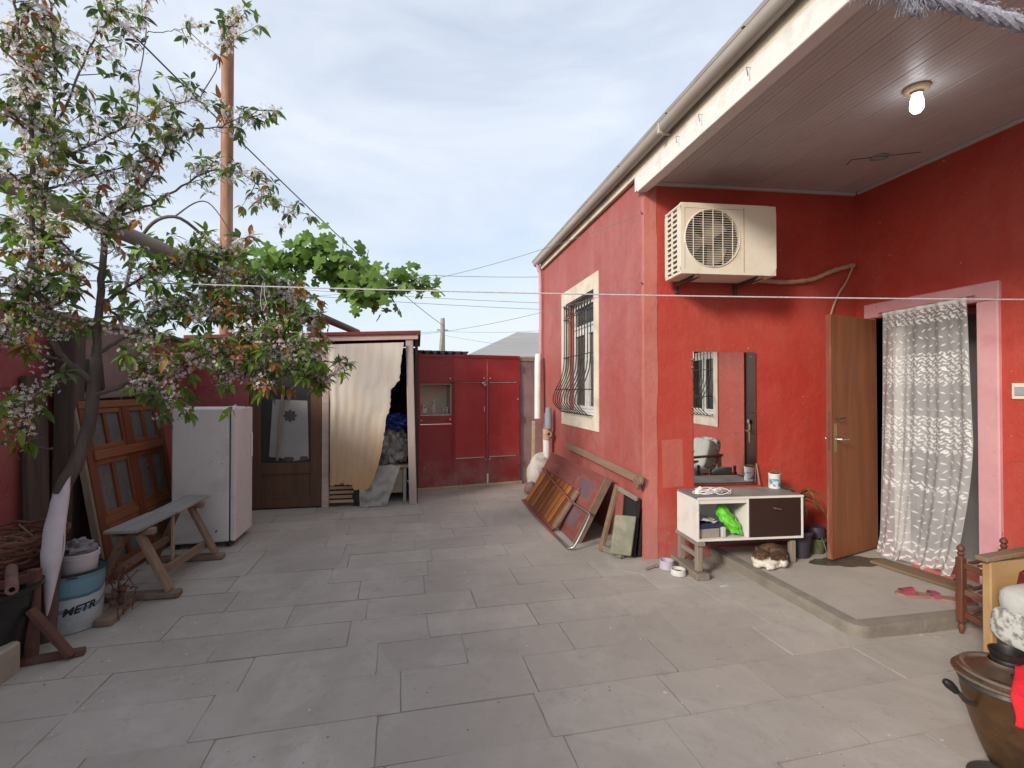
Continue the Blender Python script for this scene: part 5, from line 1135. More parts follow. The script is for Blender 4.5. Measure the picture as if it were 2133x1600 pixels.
# ================================================================== rusty stand, pipe, tub, basket, kerb
sd_ = empty('iron_stand', (-2.05, 3.15, 0), 'rusty triangular iron stand at the lower left', 'stand')
b = B(); b.beam((-2.09, 3.17, .03), (-2.10, 3.20, .50), .045, .05, (1, 0, 0), .004); b.build('upright', 'rust_iron', sd_)
b = B(); b.beam((-2.08, 3.14, .30), (-1.89, 3.155, .02), .03, .05, (0, 1, 0), .004); b.build('brace', 'rust_iron', sd_)
b = B(); b.beam((-2.12, 3.13, .02), (-1.85, 3.20, .02), .05, .035, (0, 0, 1), .004); b.build('base_angle', 'rust_iron', sd_)
b = B(); b.beam((-2.10, 3.20, .46), (-2.22, 3.07, .45), .02, .05, bev=.003); b.build('arm', 'rust_iron', sd_)
b = B(); b.lathe([(.012, -.16), (.026, -.16), (.026, .26), (.012, .26)], (-2.14, 3.10, .50), 16, Matrix.Rotation(R(90), 3, 'X') @ Matrix.Rotation(R(35), 3, 'Y')); M('pipe_rusty', (.20, .13, .11), (.15, .085, .07), 8, .7, .3, 50, dirt=((.30, .22, .18), 6, .5, .5)); b.build('rusty_pipe', 'pipe_rusty', label='short length of rusty pipe lying across the iron stand', cat='pipe')
TBC = Vector((-2.36, 3.12, 0)); tb = empty('black_tub', TBC, 'glossy black plastic tub behind the kerb at the left edge', 'tub')
M('black_plastic', (.012, .012, .012), (.02, .02, .02), 6, .25, .1, 20); B().lathe([(0, .002), (.22, .002), (.24, .02), (.285, .40), (.305, .41), (.305, .43), (.285, .432), (.272, .40), (.23, .05), (0, .04)], TBC, 40).build('tub_body', 'black_plastic', tb)
M('basket_cane', (.16, .065, .04), (.09, .035, .025), 20, .7, .3, 60)
KC = Vector((-2.50, 3.50, .0)); bs = empty('cane_basket', KC, 'brown cane basket full of dry twigs at the left edge', 'basket')
for k in range(11):
    z = .30+.032*k; r_ = .21+.012*k; B().tube([KC+Vector((r_*math.cos(a), r_*math.sin(a), z+.008*math.sin(a*14+(k % 2)*3.14))) for a in [2*math.pi*i/64 for i in range(65)]], .011, 6, False).build('weave_ring', 'basket_cane', bs)
B().lathe([(0, .01), (.2, .01), (.20, .30), (0, .32)], KC, 24).build('base', 'shed_brown', bs)
b = B(); q = random.Random(21)
for k in range(150):
    a = q.uniform(0, 6.28); r_ = .2*math.sqrt(q.random()); p = KC+Vector((r_*math.cos(a), r_*math.sin(a), .42+q.uniform(0, .16))); d = Vector((q.gauss(0, 1), q.gauss(0, 1), q.gauss(0, .35))).normalized()*q.uniform(.05, .13)
    b.tube([p-d, p+Vector((0, 0, .01)), p+d], q.uniform(.003, .008), 4)
wood('twig_brown', (.23, .12, .075), (.14, .07, .045), 'X', .85); b.build('twigs', 'twig_brown', bs, kind='stuff')
b = B(); b.box(-3.0, -2.075, 2.30, 3.08, -.03, .165, .012); M('kerb_cream', (.36, .33, .265), (.30, .275, .225), 3, .8, .3, 40, dirt=((.20, .175, .14), 3, .5, .5)); b.build('planter_kerb', 'kerb_cream', label='low cream rendered kerb block at the lower left edge', cat='kerb')

# ================================================================== salvage leaning on the house wall
wood('mahogany', (.215, .065, .055), (.165, .05, .045), 'Y', .42, ((.30, .14, .11), 3, .5, .5), .05); M('mauve_panel', (.145, .09, .10), (.11, .07, .08), 5, .5, .05); wood('edge_brown', (.235, .15, .10), (.17, .11, .075), 'Y', .75, ((.12, .08, .06), 5, .4, .5), .05)
# old panelled door laid on its long edge
A0, A1 = Vector((1.50, 4.60, 0.0)), Vector((1.84, 4.60, .63)); up_ = (A1-A0); DL = up_.length; up_.normalize()
def slope_frame(p, up, rz=0):
    e = Vector((0, 1, 0)); n_ = e.cross(up).normalized()                    # x = up the slope, y = along the wall, z = face normal (towards the yard)
    Mx = Matrix(((up.x, e.x, -n_.x, p.x), (up.y, e.y, -n_.y, p.y), (up.z, e.z, -n_.z, p.z), (0, 0, 0, 1)))
    return Mx
ST = slope_frame(A0, up_)
if (ST.to_3x3() @ Vector((0, 0, 1))).x > 0: ST = ST @ Matrix.Scale(-1, 4, Vector((0, 0, 1)))
pd_ = empty('panelled_door', A0, 'old dark red panelled door leaning lengthwise against the house wall', 'door')
LD = 2.02
b = B(ST); b.box(0, DL, 0, LD, -.060, .010, .003); b.build('door_slab', 'mahogany', pd_)
b = B(ST); b.box(-.003, DL+.003, -.012, .0, -.064, .014, .003); b.build('end_edge', 'edge_brown', pd_)
for k, (ya, yb_) in enumerate(((.12, .60), (.70, 1.25), (1.35, 1.90))):
    for (xa, xb_) in ((.07, .32), (.39, .64)):
        pnl = B(ST); pnl.box(xa, xb_, ya, yb_, .0105, .014, .003); pnl.build('raised_border', 'mahogany', pd_)
        pnl = B(ST); pnl.box(xa+.035, xb_-.035, ya+.035, yb_-.035, .0145, .017, .002); pnl.build('panel', 'mauve_panel' if k == 0 else 'mahogany', pd_)
# long rail resting against the wall above it
b = B(); b.beam((1.93, 4.00, .70), (1.94, 6.25, .765), .03, .075, (.3, 0, 1), .004); rl = b.build('long_rail', 'edge_brown', label='long brown wooden rail resting along the house wall', cat='rail')
b = B(); b.obox((1.905, 4.05, .68), (.014, 0, 0), (0, .04, .03), (0, -.022, .03), .003); b.build('end_block', 'edge_brown', rl)
# slatted orange shutter in front
M('amber_wood', (.27, .095, .022), (.19, .062, .017), 3, .35, .1, 30, dirt=((.11, .035, .014), 4, .5, .5), rvar=.35)
A2 = Vector((1.40, 5.02, .012)); up2 = Vector((.30, 0, .42)).normalized(); S2 = slope_frame(A2, up2)
if (S2.to_3x3() @ Vector((0, 0, 1))).x > 0: S2 = S2 @ Matrix.Scale(-1, 4, Vector((0, 0, 1)))
shx = empty('slatted_shutter', A2, 'amber varnished slatted shutter leaning in front of the panelled door', 'shutter')
for k in range(9):
    b = B(S2); y = .06+.15*k; b.box(.03, .50, y, y+.108, -.006, .012, .005); b.build('slat', 'amber_wood', shx)
b = B(S2); b.box(0, .0295, 0, 1.42, -.012, .014, .004); b.build('rail', 'mahogany', shx)
b = B(S2); b.box(.5005, .535, 0, 1.42, -.012, .014, .004); b.build('rail', 'mahogany', shx)
b = B(S2); b.box(.03, .50, -.04, .02, -.012, .02, .004); b.build('end_rail', 'edge_brown', shx)
# tubular bed end
tbx = empty('tube_frame', (1.40, 4.45, 0), 'bent chrome and maroon tubular frame lying against the shutter', 'tube frame')
pa_ = [(1.38, 6.45, .02), (1.36, 5.6, .02), (1.375, 4.75, .016)]; pc_ = [(1.375, 4.75, .016), (1.38, 4.46, .016), (1.40, 4.40, .022), (1.45, 4.39, .06), (1.60, 4.46, .27), (1.62, 4.50, .30), (1.61, 4.60, .31), (1.58, 4.92, .325)]; pe_ = [(1.58, 4.92, .325), (1.60, 5.8, .41), (1.62, 6.3, .46)]
b = B(); b.tube(spline(pa_, 8), .0125, 10); b.build('side_tube', 'mahogany', tbx)
b = B(); b.tube(spline(pc_, 6), .0125, 10); b.build('bent_end', 'steel', tbx)
b = B(); b.tube(spline(pe_, 8), .0125, 10); b.build('side_tube', 'mahogany', tbx)
# stub frame, stone tile, dark picture frames nearest the corner
wf2 = empty('timber_offcut_frame', (1.75, 4.3, 0), 'rough timber frame corner standing next to the grey tile', 'timber frame')
b = B(); b.beam((1.675, 4.34, .0), (1.86, 4.38, .60), .035, .06, (0, 1, 0), .004); b.build('upright', 'edge_brown', wf2)
b = B(); b.beam((1.70, 4.33, .03), (1.78, 4.09, .03), .05, .05, bev=.006); b.build('bottom_rail', 'grey_wood', wf2)
b = B(); b.beam((1.86, 4.36, .57), (1.93, 4.10, .52), .03, .04, bev=.005); b.build('top_rail', 'grey_wood', wf2)
M('moss_tile', (.23, .225, .165), (.17, .17, .125), 9, .9, .4, 50, dirt=((.33, .32, .27), 8, .6, .52)); b = B(); b.obox((1.80, 4.115, .205), (.078, -.05, 0), (.010, .016, -.002), (.035, .02, .165), .006); b.build('stone_tile', 'moss_tile', label='greenish grey stone tile propped by the house corner', cat='tile')
for k, x in enumerate((1.90, 1.945)):
    F2 = Matrix.Translation((x, 4.10, .005)) @ Matrix.Rotation(R(6), 4, 'Y') ; e = empty('picture_frame', (x, 4.1, 0), ('black picture frame leaning closest to the house wall' if k else 'black picture frame standing just behind the stone tile'), 'picture frame', 'black frames by the house corner')
    b = B(F2); b.box(-.01, .012, 0, .03, 0, .52, .003); b.box(-.01, .012, .28, .31, 0, .52, .003); b.box(-.01, .012, .031, .279, 0, .03, .003); b.box(-.01, .012, .031, .279, .49, .52, .003); b.build('frame_moulding', 'black_plastic', e)
    b = B(F2); b.box(.0, .005, .03, .28, .03, .49); b.build('picture_back', 'rubber', e)
# sack, pipes, boards in the far corner
M('sack_white', (.50, .47, .43), (.42, .39, .35), 6, .85, .4, 30, dirt=((.30, .25, .2), 4, .5, .5)); b = B(); b.blob((1.74, 7.05, .24), (.17, .16, .27), 22, 16, .3, 8, 1.9); b.blob((1.80, 7.02, .48), (.13, .10, .09), 16, 10, .45, 3, 2.2); b.build('white_sack', 'sack_white', label='lumpy white sack in the corner beside the gate pier', cat='sack')
b = B(); b.blob((1.60, 6.90, .08), (.10, .08, .09), 14, 10, .3, 4); b.build('stone_lump', 'pipe_rusty', label='brown lump of stone at the foot of the white sack', cat='stone')
pvc = empty('grey_pipe_stack', (1.86, 6.98, 0), 'upright grey pipe with a socket joint in the far corner', 'pipe')
b = B(); b.tube([(1.86, 6.98, .0), (1.86, 6.98, .78)], .055, 16); b.build('lower_pipe', 'white_pvc', pvc)
b = B(); b.tube([(1.862, 6.96, .78), (1.862, 6.96, .93)], .066, 16); b.build('flange', 'hose_tape', pvc); b = B(); b.lathe([(.022, 0), (.042, 0), (.042, .06), (.022, .06)], (1.852, 6.885, .86), 16, Matrix.Rotation(R(90), 3, 'X')); b.build('spigot', 'hose_tape', pvc)
b = B(); b.tube([(1.87, 6.92, .935), (1.87, 6.92, 1.16)], .058, 16); b.tube([(1.87, 6.92, 1.16), (1.87, 6.92, 1.24)], .045, 16); b.build('socket', 'grey_plastic', pvc)
b = B(); b.beam((1.70, 7.18, .0), (1.74, 7.30, 1.02), .035, .05, (1, 0, 0), .004); b.build('corner_batten', 'pale_board', label='pale wooden batten standing by the white downpipe', cat='batten')

# ================================================================== overhead pole, rust pipe, far things
M('pole_wood', (.27, .24, .20), (.20, .175, .15), 5, .85, .4, 40, stretch=(1, .15, 1), dirt=((.13, .11, .09), 3, .6, .5))
pp = [(-3.16, 4.25, 3.095), (-2.4, 5.36, 2.85), (-1.64, 6.48, 2.60), (-.88, 7.59, 2.352)]
b = B(); sp_ = spline(pp, 8); b.tube(sp_, [lerp(.078, .046, k/(len(sp_)-1)) for k in range(len(sp_))], 14); b.build('pergola_pole', 'pole_wood', label='thick grey pergola pole sloping overhead down to the shed roof', cat='pole')
M('rust_pipe', (.30, .135, .065), (.22, .095, .05), 4, .65, .25, 30, stretch=(1, 1, .2), dirt=((.47, .33, .22), 3, .7, .48)); rp = Vector((-2.95, 8.35, 0)); b = B(); b.lathe([(0, 7.32), (.085, 7.32), (.087, 7.28), (.087, 4.6), (.089, 3.8), (.089, 0)], rp, 20); b.build('rusty_flue', 'rust_pipe', label='tall rust-orange steel pipe rising behind the blossom tree', cat='pipe')
M('concrete_pole', (.36, .32, .29), None, 5, .85)
up = empty('utility_pole', (1.232, 25.2, 0), 'slender braced utility pole far behind the shed roof', 'utility pole')
b = B(); b.tube([(1.232, 25.2, 0), (1.232, 25.2, 5.15)], [.17, .11], 10); b.build('mast', 'concrete_pole', up); b = B(); b.tube([(.85, 25.1, 0), (1.22, 25.15, 4.4)], [.13, .10], 8); b.build('brace', 'concrete_pole', up); b = B(); b.beam((.95, 25.2, 4.55), (1.52, 25.2, 4.55), .06, .06); b.build('crossarm', 'concrete_pole', up)
b = B(); b.tube([(.0, 24, 0), (.0, 24, 3.15)], .07, 8); b.build('short_post', 'concrete_pole', label='short grey stub post beyond the corrugated roof', cat='post')
fh = empty('far_house', (4.5, 17.5, 0), 'distant house with grey sheet hip roof beyond the gate', 'house')
M('far_wall', (.45, .40, .36), None, 4, .85); M('far_roof', (.33, .325, .32), (.28, .275, .27), 2, .6, .1, 10, stretch=(.3, 3, 1)); b = B(); b.box(1.75, 9, 16.2, 21, 0, 2.62); b.build('wall', 'far_wall', fh)
b = B(); b._add([(1.5, 15.95, 2.6), (9.2, 15.95, 2.6), (9.2, 21.2, 2.6), (1.5, 21.2, 2.6), (3.75, 18.5, 3.72), (7.2, 18.5, 3.72)], [(0, 1, 5, 4), (1, 2, 5), (2, 3, 4, 5), (3, 0, 4), (3, 2, 1, 0)]); b.build('roof', 'far_roof', fh)
# neighbours' wall and yard beyond, so the street does not end at the gate
b = B(); b.box(-9, 1.6, 11.5, 11.7, 0, 1.9); b.build('neighbour_wall', 'far_wall', label='pale wall of the neighbouring plot behind the shed', cat='wall')

# cables
line((-4.23, 6.86, 6.66), (1.232, 25.2, 4.80), .28, .012, 'wire_black', 'power_cable', 'black power cable sweeping from the upper left to the utility pole', 'cable', n=60)
def far_line(p0, p1, sag, lab, r_=.007): line(p0, p1, sag, r_, 'wire_grey', 'overhead_wire', lab, 'wire', 'overhead wires beyond the yard')
far_line((-5.5, 15, 5.2), (6.0, 14, 5.0), .25, 'overhead wire, uppermost of those crossing behind the vine')
far_line((-7, 16, 4.75), (7, 15.5, 4.35), .12, 'overhead wire just below the vine tip, upper of the pair'); far_line((-7, 16, 4.6), (7, 15.5, 4.12), .12, 'overhead wire just below the vine tip, lower of the pair')
far_line((1.232, 25.2, 4.5), (9, 16, 4.2), .3, 'overhead wire leaving the utility pole towards the house'); far_line((1.232, 25.2, 4.3), (8, 20, 3.2), .2, 'overhead wire sloping down from the utility pole to the far roof'); far_line((-8, 22, 4.3), (1.232, 25.2, 4.5), .3, 'overhead wire reaching the utility pole from the left')
for (x0_, dz_) in ((-.52, .17), (-.66, .12)):
    pass
b = B(); q = random.Random(4)
for s in (-1, 1): b.tube([(-.98+s*.006, 3.40, 2.19), (-.985+s*.01, 3.40, 2.12), (-.98+s*.018, 3.40, 2.06), (-.985+s*.004, 3.40, 2.01)], .0022, 5)
b.build('string_tail', 'rope_white', label='short string tail knotted on the clothesline below the vine', cat='string')
# ================================================================== blossom tree
F_ = Vector((math.sin(.18984), math.cos(.18984), 0)); Rt = Vector((F_.y, -F_.x, 0))
def W(x, y, d):
    """a point of the tree: x, y in thousandths of the viewing distance d right of / above eye level"""
    return Vector((0, 0, 1.5))+F_*d+Rt*(d*x/1000.)+Vector((0, 0, d*y/1000.))
def Q(px, py, d): return W((px-1066.5)/1.02, (812-py)/1.02, d)
TB = Q(100, 1335, 2.95); TB.z = 0
tree = empty('blossom_tree', TB, 'cherry tree in white blossom and young leaf at the left of the yard', 'tree')
M('bark', (.125, .098, .082), (.075, .058, .05), 9, .85, .5, 40, stretch=(1, 1, .3), dirt=((.17, .15, .13), 8, .5, .55)); M('bark_pale', (.17, .14, .115), (.11, .09, .075), 9, .85, .4, 40)
trunk = [TB, Q(106, 1240, 2.95), Q(116, 1120, 2.97), Q(132, 1020, 2.98), Q(160, 965, 3.0), Q(186, 885, 3.05), Q(196, 800, 3.08), Q(200, 740, 3.1)]
b = B(); tp = spline(trunk, 6); b.tube(tp, [lerp(.052, .030, k/(len(tp)-1))*(1+.10*noise.noise((k*.7, 0, 0))) for k in range(len(tp))], 12); b.build('trunk', 'bark', tree)
# white wrap round the foot of the trunk: thick sleeve, slanting top, pointed tail
M('wrap_white', (.60, .57, .60), (.52, .49, .52), 7, .75, .35, 18, dirt=((.40, .36, .36), 5, .4, .55))
wc = [Q(96, 1284, 2.84), Q(103, 1190, 2.85), Q(110, 1110, 2.87), Q(120, 1050, 2.9), Q(125, 1028, 2.92)]
def wrapf(u, v):
    a = u*2*math.pi; p = spline(wc, 8)[min(32, int(v*32))]; f_ = v*32-int(v*32)
    w_ = float(np.interp(v, [0, .05, .18, .36, .5, .7, .85, 1], [.004, .012, .034, .060, .056, .050, .047, .046]))*(1+.10*noise.noise((u*4, v*6, 1)))
    z = p.z+(.10*max(0, math.cos(a-.3))*max(0, v-.75)/.25)
    return p+Rt*(w_*math.cos(a))+F_*(w_*.75*math.sin(a)+.02)+Vector((0, 0, z-p.z))
b = B(); b.grid(wrapf, 24, 32); b.build('trunk_wrap', 'wrap_white', tree)
rt = random.Random(42)
branches = []      # list of (points, r0, r1)
def br(pts, r0, r1, mat='bark', leafy=1., start=.25):
    P3 = [Q(*p) if not isinstance(p, Vector) else p for p in pts]; sp = spline(P3, 6)
    sp = [p+Vector((rt.uniform(-1, 1), rt.uniform(-1, 1), rt.uniform(-1, 1)))*.006 for p in sp]; sp[0] = P3[0]
    b = B(); b.tube(sp, [lerp(r0, r1, (k/(len(sp)-1))**.8) for k in range(len(sp))], 8); b.build('branch', mat, tree); branches.append((sp, r0, r1, leafy, start)); return sp
top = trunk[-1]
br([top, (206, 640, 3.1), (212, 525, 3.1), (226, 453, 3.12), (269, 410, 3.2), (310, 365, 3.3), (345, 300, 3.4), (352, 262, 3.45)], .026, .006, leafy=1.1)
br([trunk[-2], (160, 770, 3.0), (127, 740, 2.95), (101, 690, 2.9), (82, 620, 2.88), (66, 560, 2.85), (62, 394, 2.85), (60, 279, 2.85), (50, 205, 2.85), (40, 140, 2.85), (24, 20, 2.85), (15, -70, 2.85)], .022, .006, leafy=1.15)
br([(72, 585, 2.87), (82, 525, 2.9), (88, 394, 2.95), (102, 328, 3.0), (106, 262, 3.0), (108, 164, 3.0), (104, 66, 3.0), (92, -20, 3.0)], .017, .005, leafy=1.1)
br([(98, 338, 2.98), (157, 312, 3.0), (210, 285, 3.05), (272, 253, 3.1), (350, 215, 3.2), (410, 200, 3.3)], .010, .003, leafy=1.2)
br([(202, 823, 3.07), (262, 800, 3.1), (300, 784, 3.15), (360, 769, 3.2), (430, 735, 3.35), (500, 705, 3.5), (580, 690, 3.6)], .014, .003, leafy=1.9)
br([(200, 740, 3.1), (240, 715, 3.15), (300, 680, 3.25), (360, 640, 3.4), (440, 610, 3.5), (520, 600, 3.6)], .014, .003, leafy=1.8)
br([(226, 453, 3.12), (300, 430, 3.2), (360, 395, 3.3), (450, 350, 3.4), (520, 372, 3.5), (560, 415, 3.5), (612, 436, 3.55)], .010, .002, leafy=.8, start=.35)
br([(345, 300, 3.4), (400, 268, 3.5), (450, 262, 3.5), (500, 240, 3.5), (545, 225, 3.5)], .007, .002, leafy=.85)
br([(269, 285, 3.1), (279, 230, 3.1), (285, 148, 3.1), (298, 66, 3.1), (289, 16, 3.1), (295, -40, 3.1)], .005, .002, 'bark_pale', .35, .3)
br([(300, 62, 3.1), (350, 56, 3.1), (395, 48, 3.1)], .003, .0015, 'bark_pale', .6, .7)
br([(410, 200, 3.3), (440, 150, 3.3), (455, 110, 3.3), (470, 60, 3.3), (480, 5, 3.3)], .004, .0015, 'bark_pale', .6, .5)
br([(106, 262, 3.0), (140, 200, 3.0), (180, 95, 3.0), (220, 30, 3.0), (250, -10, 3.0)], .008, .003, leafy=.8)
br([(60, 279, 2.85), (20, 240, 2.8), (-40, 200, 2.75)], .008, .003, leafy=1.2, start=.1)
br([(82, 620, 2.88), (40, 600, 2.8), (-20, 590, 2.75), (-80, 560, 2.7)], .009, .003, leafy=1.4, start=.1)
br([(127, 750, 2.95), (90, 740, 2.85), (50, 720, 2.75), (0, 700, 2.7), (-60, 720, 2.6)], .009, .003, leafy=1.2, start=.25)
br([(160, 790, 3.0), (110, 800, 2.85), (70, 830, 2.7), (30, 850, 2.62), (-10, 870, 2.55)], .008, .003, leafy=1.1, start=.35)
br([(430, 735, 3.35), (500, 740, 3.5), (580, 752, 3.65), (640, 775, 3.75), (690, 790, 3.8)], .006, .002, leafy=1.9, start=.3)
br([(206, 640, 3.1), (260, 600, 3.2), (330, 560, 3.3), (400, 540, 3.4), (480, 520, 3.5)], .012, .003, leafy=1.5)
br([(212, 560, 3.1), (160, 540, 3.1), (120, 500, 3.05), (60, 470, 3.0), (-10, 450, 2.95)], .010, .003, leafy=1.2)
br([(88, 394, 2.95), (140, 380, 3.05), (200, 360, 3.15), (280, 340, 3.2)], .009, .003, leafy=1.3, start=.15)
br([(62, 394, 2.85), (30, 370, 2.8), (-20, 330, 2.75), (-60, 320, 2.7)], .009, .003, leafy=1.2, start=.1)
br([(360, 640, 3.4), (430, 660, 3.45), (520, 650, 3.6), (600, 640, 3.7), (650, 670, 3.75)], .007, .002, leafy=1.8, start=.1)
br([(300, 784, 3.15), (340, 820, 3.2), (380, 850, 3.25)], .004, .0015, leafy=.5, start=.5)
br([(0, 922, 2.9), (40, 925, 2.95), (80, 932, 3.0), (110, 935, 3.02)], .012, .006, leafy=0)
br([(40, 140, 2.85), (0, 100, 2.8), (-40, 60, 2.75)], .006, .002, leafy=1.1, start=.1)
br([(108, 164, 3.0), (60, 110, 3.0), (20, 60, 2.95)], .006, .002, leafy=1.0, start=.1)
br([(500, 705, 3.5), (550, 730, 3.55), (610, 720, 3.6), (660, 735, 3.65)], .005, .002, leafy=2., start=.0)
br([(430, 735, 3.35), (470, 770, 3.4), (530, 790, 3.45), (580, 780, 3.5)], .005, .002, leafy=1.4, start=.1)
br([(400, 540, 3.4), (470, 570, 3.5), (560, 590, 3.6), (620, 610, 3.7)], .006, .002, leafy=1.5, start=.1)
br([(160, 540, 3.1), (150, 600, 3.0), (110, 640, 2.95), (60, 660, 2.9)], .006, .002, leafy=1.5, start=.1)
# twigs, leaf rosettes and blossom umbels
def leaf_mesh(L, w_, bend, seed):
    q = random.Random(seed); vs = []; fs = []; prof = [(0, .05), (.15, .55), (.4, 1), (.7, .75), (.9, .32), (1, .0)]
    for t_, ww in prof:
        z = -bend*t_*t_*L; x = L*t_
        vs += [(x, ww*w_/2, z+ww*w_*.16), (x, 0, z), (x, -ww*w_/2, z+ww*w_*.16)]
    for k in range(len(prof)-1):
        a = 3*k; fs += [(a, a+3, a+4, a+1), (a+1, a+4, a+5, a+2)]
    return vs, fs
LM = [leaf_mesh(1, .31+.035*k, .15+.12*k, k) for k in range(4)]
leafB = {k: B() for k in ('leaf_green', 'leaf_dark', 'leaf_bronze')}; flow = {k: B() for k in ('petal', 'petal_dull')}; twg = B(); leaf_list = []
def rotm(d, up):
    d = d.normalized(); y = up.cross(d)
    if y.length < 1e-3: y = d.orthogonal()
    y.normalize(); z = d.cross(y); return Matrix((d, y, z)).transposed()
def add_leaf(p, d, L, kind):
    Rm = rotm(d, Vector((rt.uniform(-.6, .6), rt.uniform(-.6, .6), 1))); vs, fs = LM[rt.randrange(4)]
    leaf_list.append((p, Rm, L, kind, (vs, fs)))
def flower(p, d, r_, kind):
    Rm = rotm(d, Vector((rt.uniform(-1, 1), rt.uniform(-1, 1), .3))); vs = [p]; fs = []; cup = rt.uniform(.15, .6)
    for k in range(5):
        a = 2*math.pi*k/5; i = len(vs)
        for (rr_, da, h) in ((.62, -.48, cup*.5), (1.0, -.22, cup), (1.0, .22, cup), (.62, .48, cup*.5)):
            vs.append(p+Rm @ Vector((h*r_, math.cos(a+da)*rr_*r_, math.sin(a+da)*rr_*r_)))
        fs.append((0, i, i+1, i+2, i+3))
    flow[kind]._add(vs, fs)
def rnd_dir(zb=0.):
    return Vector((rt.gauss(0, 1), rt.gauss(0, 1), rt.gauss(0, .8)+zb)).normalized()
def rosette(p, d, n, L0, dull):  # dull: backlit darkness put into the leaf colour
    hk = rt.random(); 
    for k in range(n):
        dd_ = (d*.6+rnd_dir(-.15)*1.0).normalized(); kind = 'leaf_bronze' if hk < .15 else ('leaf_dark' if hk < .36 or dull else 'leaf_green')
        add_leaf(p+dd_*.008, dd_+Vector((0, 0, -.25)), L0*rt.uniform(.65, 1.15), kind)
def umbel(p, n):
    kind = 'petal_dull' if rt.random() < .28 else 'petal'
    for k in range(n):
        d = rnd_dir(-.35); L = rt.uniform(.025, .062); q_ = p+d*L
        flower(q_, d, rt.uniform(.0100, .0145), kind if rt.random() < .8 else 'petal')
        if rt.random() < .3: twg.tube([p, q_], .0007, 3, False)
ntw = 0
for (sp, r0, r1, leafy, start) in branches:
    if leafy <= 0: continue
    L = sum((sp[i+1]-sp[i]).length for i in range(len(sp)-1)); nn = int(L*31*leafy*(.82 if sum(p.z for p in sp)/len(sp) > 2.5 else 1.)); 
    for k in range(nn):
        f_ = start+(1-start)*(k+rt.random())/nn; i = min(len(sp)-2, int(f_*(len(sp)-1))); p = sp[i].lerp(sp[i+1], f_*(len(sp)-1)-i); ax = (sp[i+1]-sp[i]).normalized()
        d = (rnd_dir(.12)+ax*.55).normalized(); TL = rt.uniform(.06, .34)*(1-.45*f_); n_ = 4; pts = [p]
        for j in range(n_): pts.append(pts[-1]+(d+rnd_dir()*.22+Vector((0, 0, .06))).normalized()*TL/n_)
        twg.tube(pts, [lerp(.0034, .0014, j/n_) for j in range(n_+1)], 4, False)
        hi_ = sp[i].z > 2.55
        rosette(pts[-1], d, rt.randint(4, 6) if hi_ else rt.randint(5, 8), .078 if hi_ else .092, sp[i].z > 3.0 and rt.random() < .55)  # high rosettes often take the dark leaf colour, painted as if backlit
        for j in range(1, n_+1):
            if rt.random() < .62: umbel(pts[j], rt.randint(4, 9))
            if rt.random() < .16: rosette(pts[j], d, 3, .07, False)
        ntw += 1
twg.build('twigs', 'bark', tree, kind='stuff')
# the leaves that show largest are single objects, the rest one mass
cp = Vector((0, 0, 1.5)); vis = sorted(range(len(leaf_list)), key=lambda i: -leaf_list[i][2]/(leaf_list[i][0]-cp).length); single = set(vis[:290])
lm_cache = {}
for i, (p, Rm, L, kind, (vs, fs)) in enumerate(leaf_list):
    if i in single:
        key = (kind, id(vs)); me = lm_cache.get(key)
        if me is None:
            me = bpy.data.meshes.new('leaf'); me.from_pydata(vs, [], fs); me.update(); me.polygons.foreach_set('use_smooth', [True]*len(fs)); me.materials.append(MATS[kind]); lm_cache[key] = me
        o = bpy.data.objects.new('leaf', me); COL.objects.link(o); o.parent = tree; o.matrix_local = Matrix.Translation(p-TB) @ (Rm.to_4x4()) @ Matrix.Scale(L, 4)
    else: leafB[kind]._add([p+Rm @ (Vector(v)*L) for v in vs], fs, True)
for k, bb_ in leafB.items(): bb_.build('foliage', k, tree, kind='stuff')
for k, bb_ in flow.items(): bb_.build('blossom', k, tree, kind='stuff')

# ================================================================== grapevine over the shed
VB = Q(250, 900, 5.6); VB.z = 0
vine = empty('grapevine', VB, 'leafy bright green grapevine trained over the pergola above the shed', 'vine')
canes = [[(235, 1000, 5.6), (240, 760, 5.6), (280, 520, 5.4), (360, 450, 5.3), (470, 530, 5.8), (560, 545, 6.2), (640, 530, 6.3), (720, 570, 6.4), (748, 602, 6.4), (800, 598, 6.5), (850, 575, 6.5), (898, 598, 6.5)],
         [(530, 545, 6.1), (600, 600, 6.2), (622, 640, 6.3), (660, 680, 6.4)], [(600, 540, 6.2), (660, 515, 6.2), (700, 540, 6.3), (745, 545, 6.3)], [(470, 530, 5.8), (540, 600, 6.0), (600, 660, 6.2)], [(300, 500, 5.4), (380, 560, 5.7), (470, 620, 5.9)], [(360, 450, 5.3), (430, 420, 5.5), (500, 520, 5.9)]]
def vine_leaf():
    pts = []; lob = [(0, -.10), (.22, -.42), (.40, -.30), (.36, -.05), (.58, .05), (.50, .28), (.30, .32), (.24, .60), (0, .74)]
    pts = lob+[(-x, y) for x, y in lob[-2:0:-1]]; vs = [(0, .08, .03)]+[(x, y, -.12*(x*x+y*y)+.02*math.sin(9*x)) for x, y in pts]; n = len(pts)
    return vs, [(0, 1+k, 1+(k+1) % n) for k in range(n)]
VV, VF = vine_leaf(); vme = bpy.data.meshes.new('leaf'); vme.from_pydata(VV, [], VF); vme.update(); vme.materials.append(MATS['vine_leaf'])
vl = []; rv = random.Random(9)
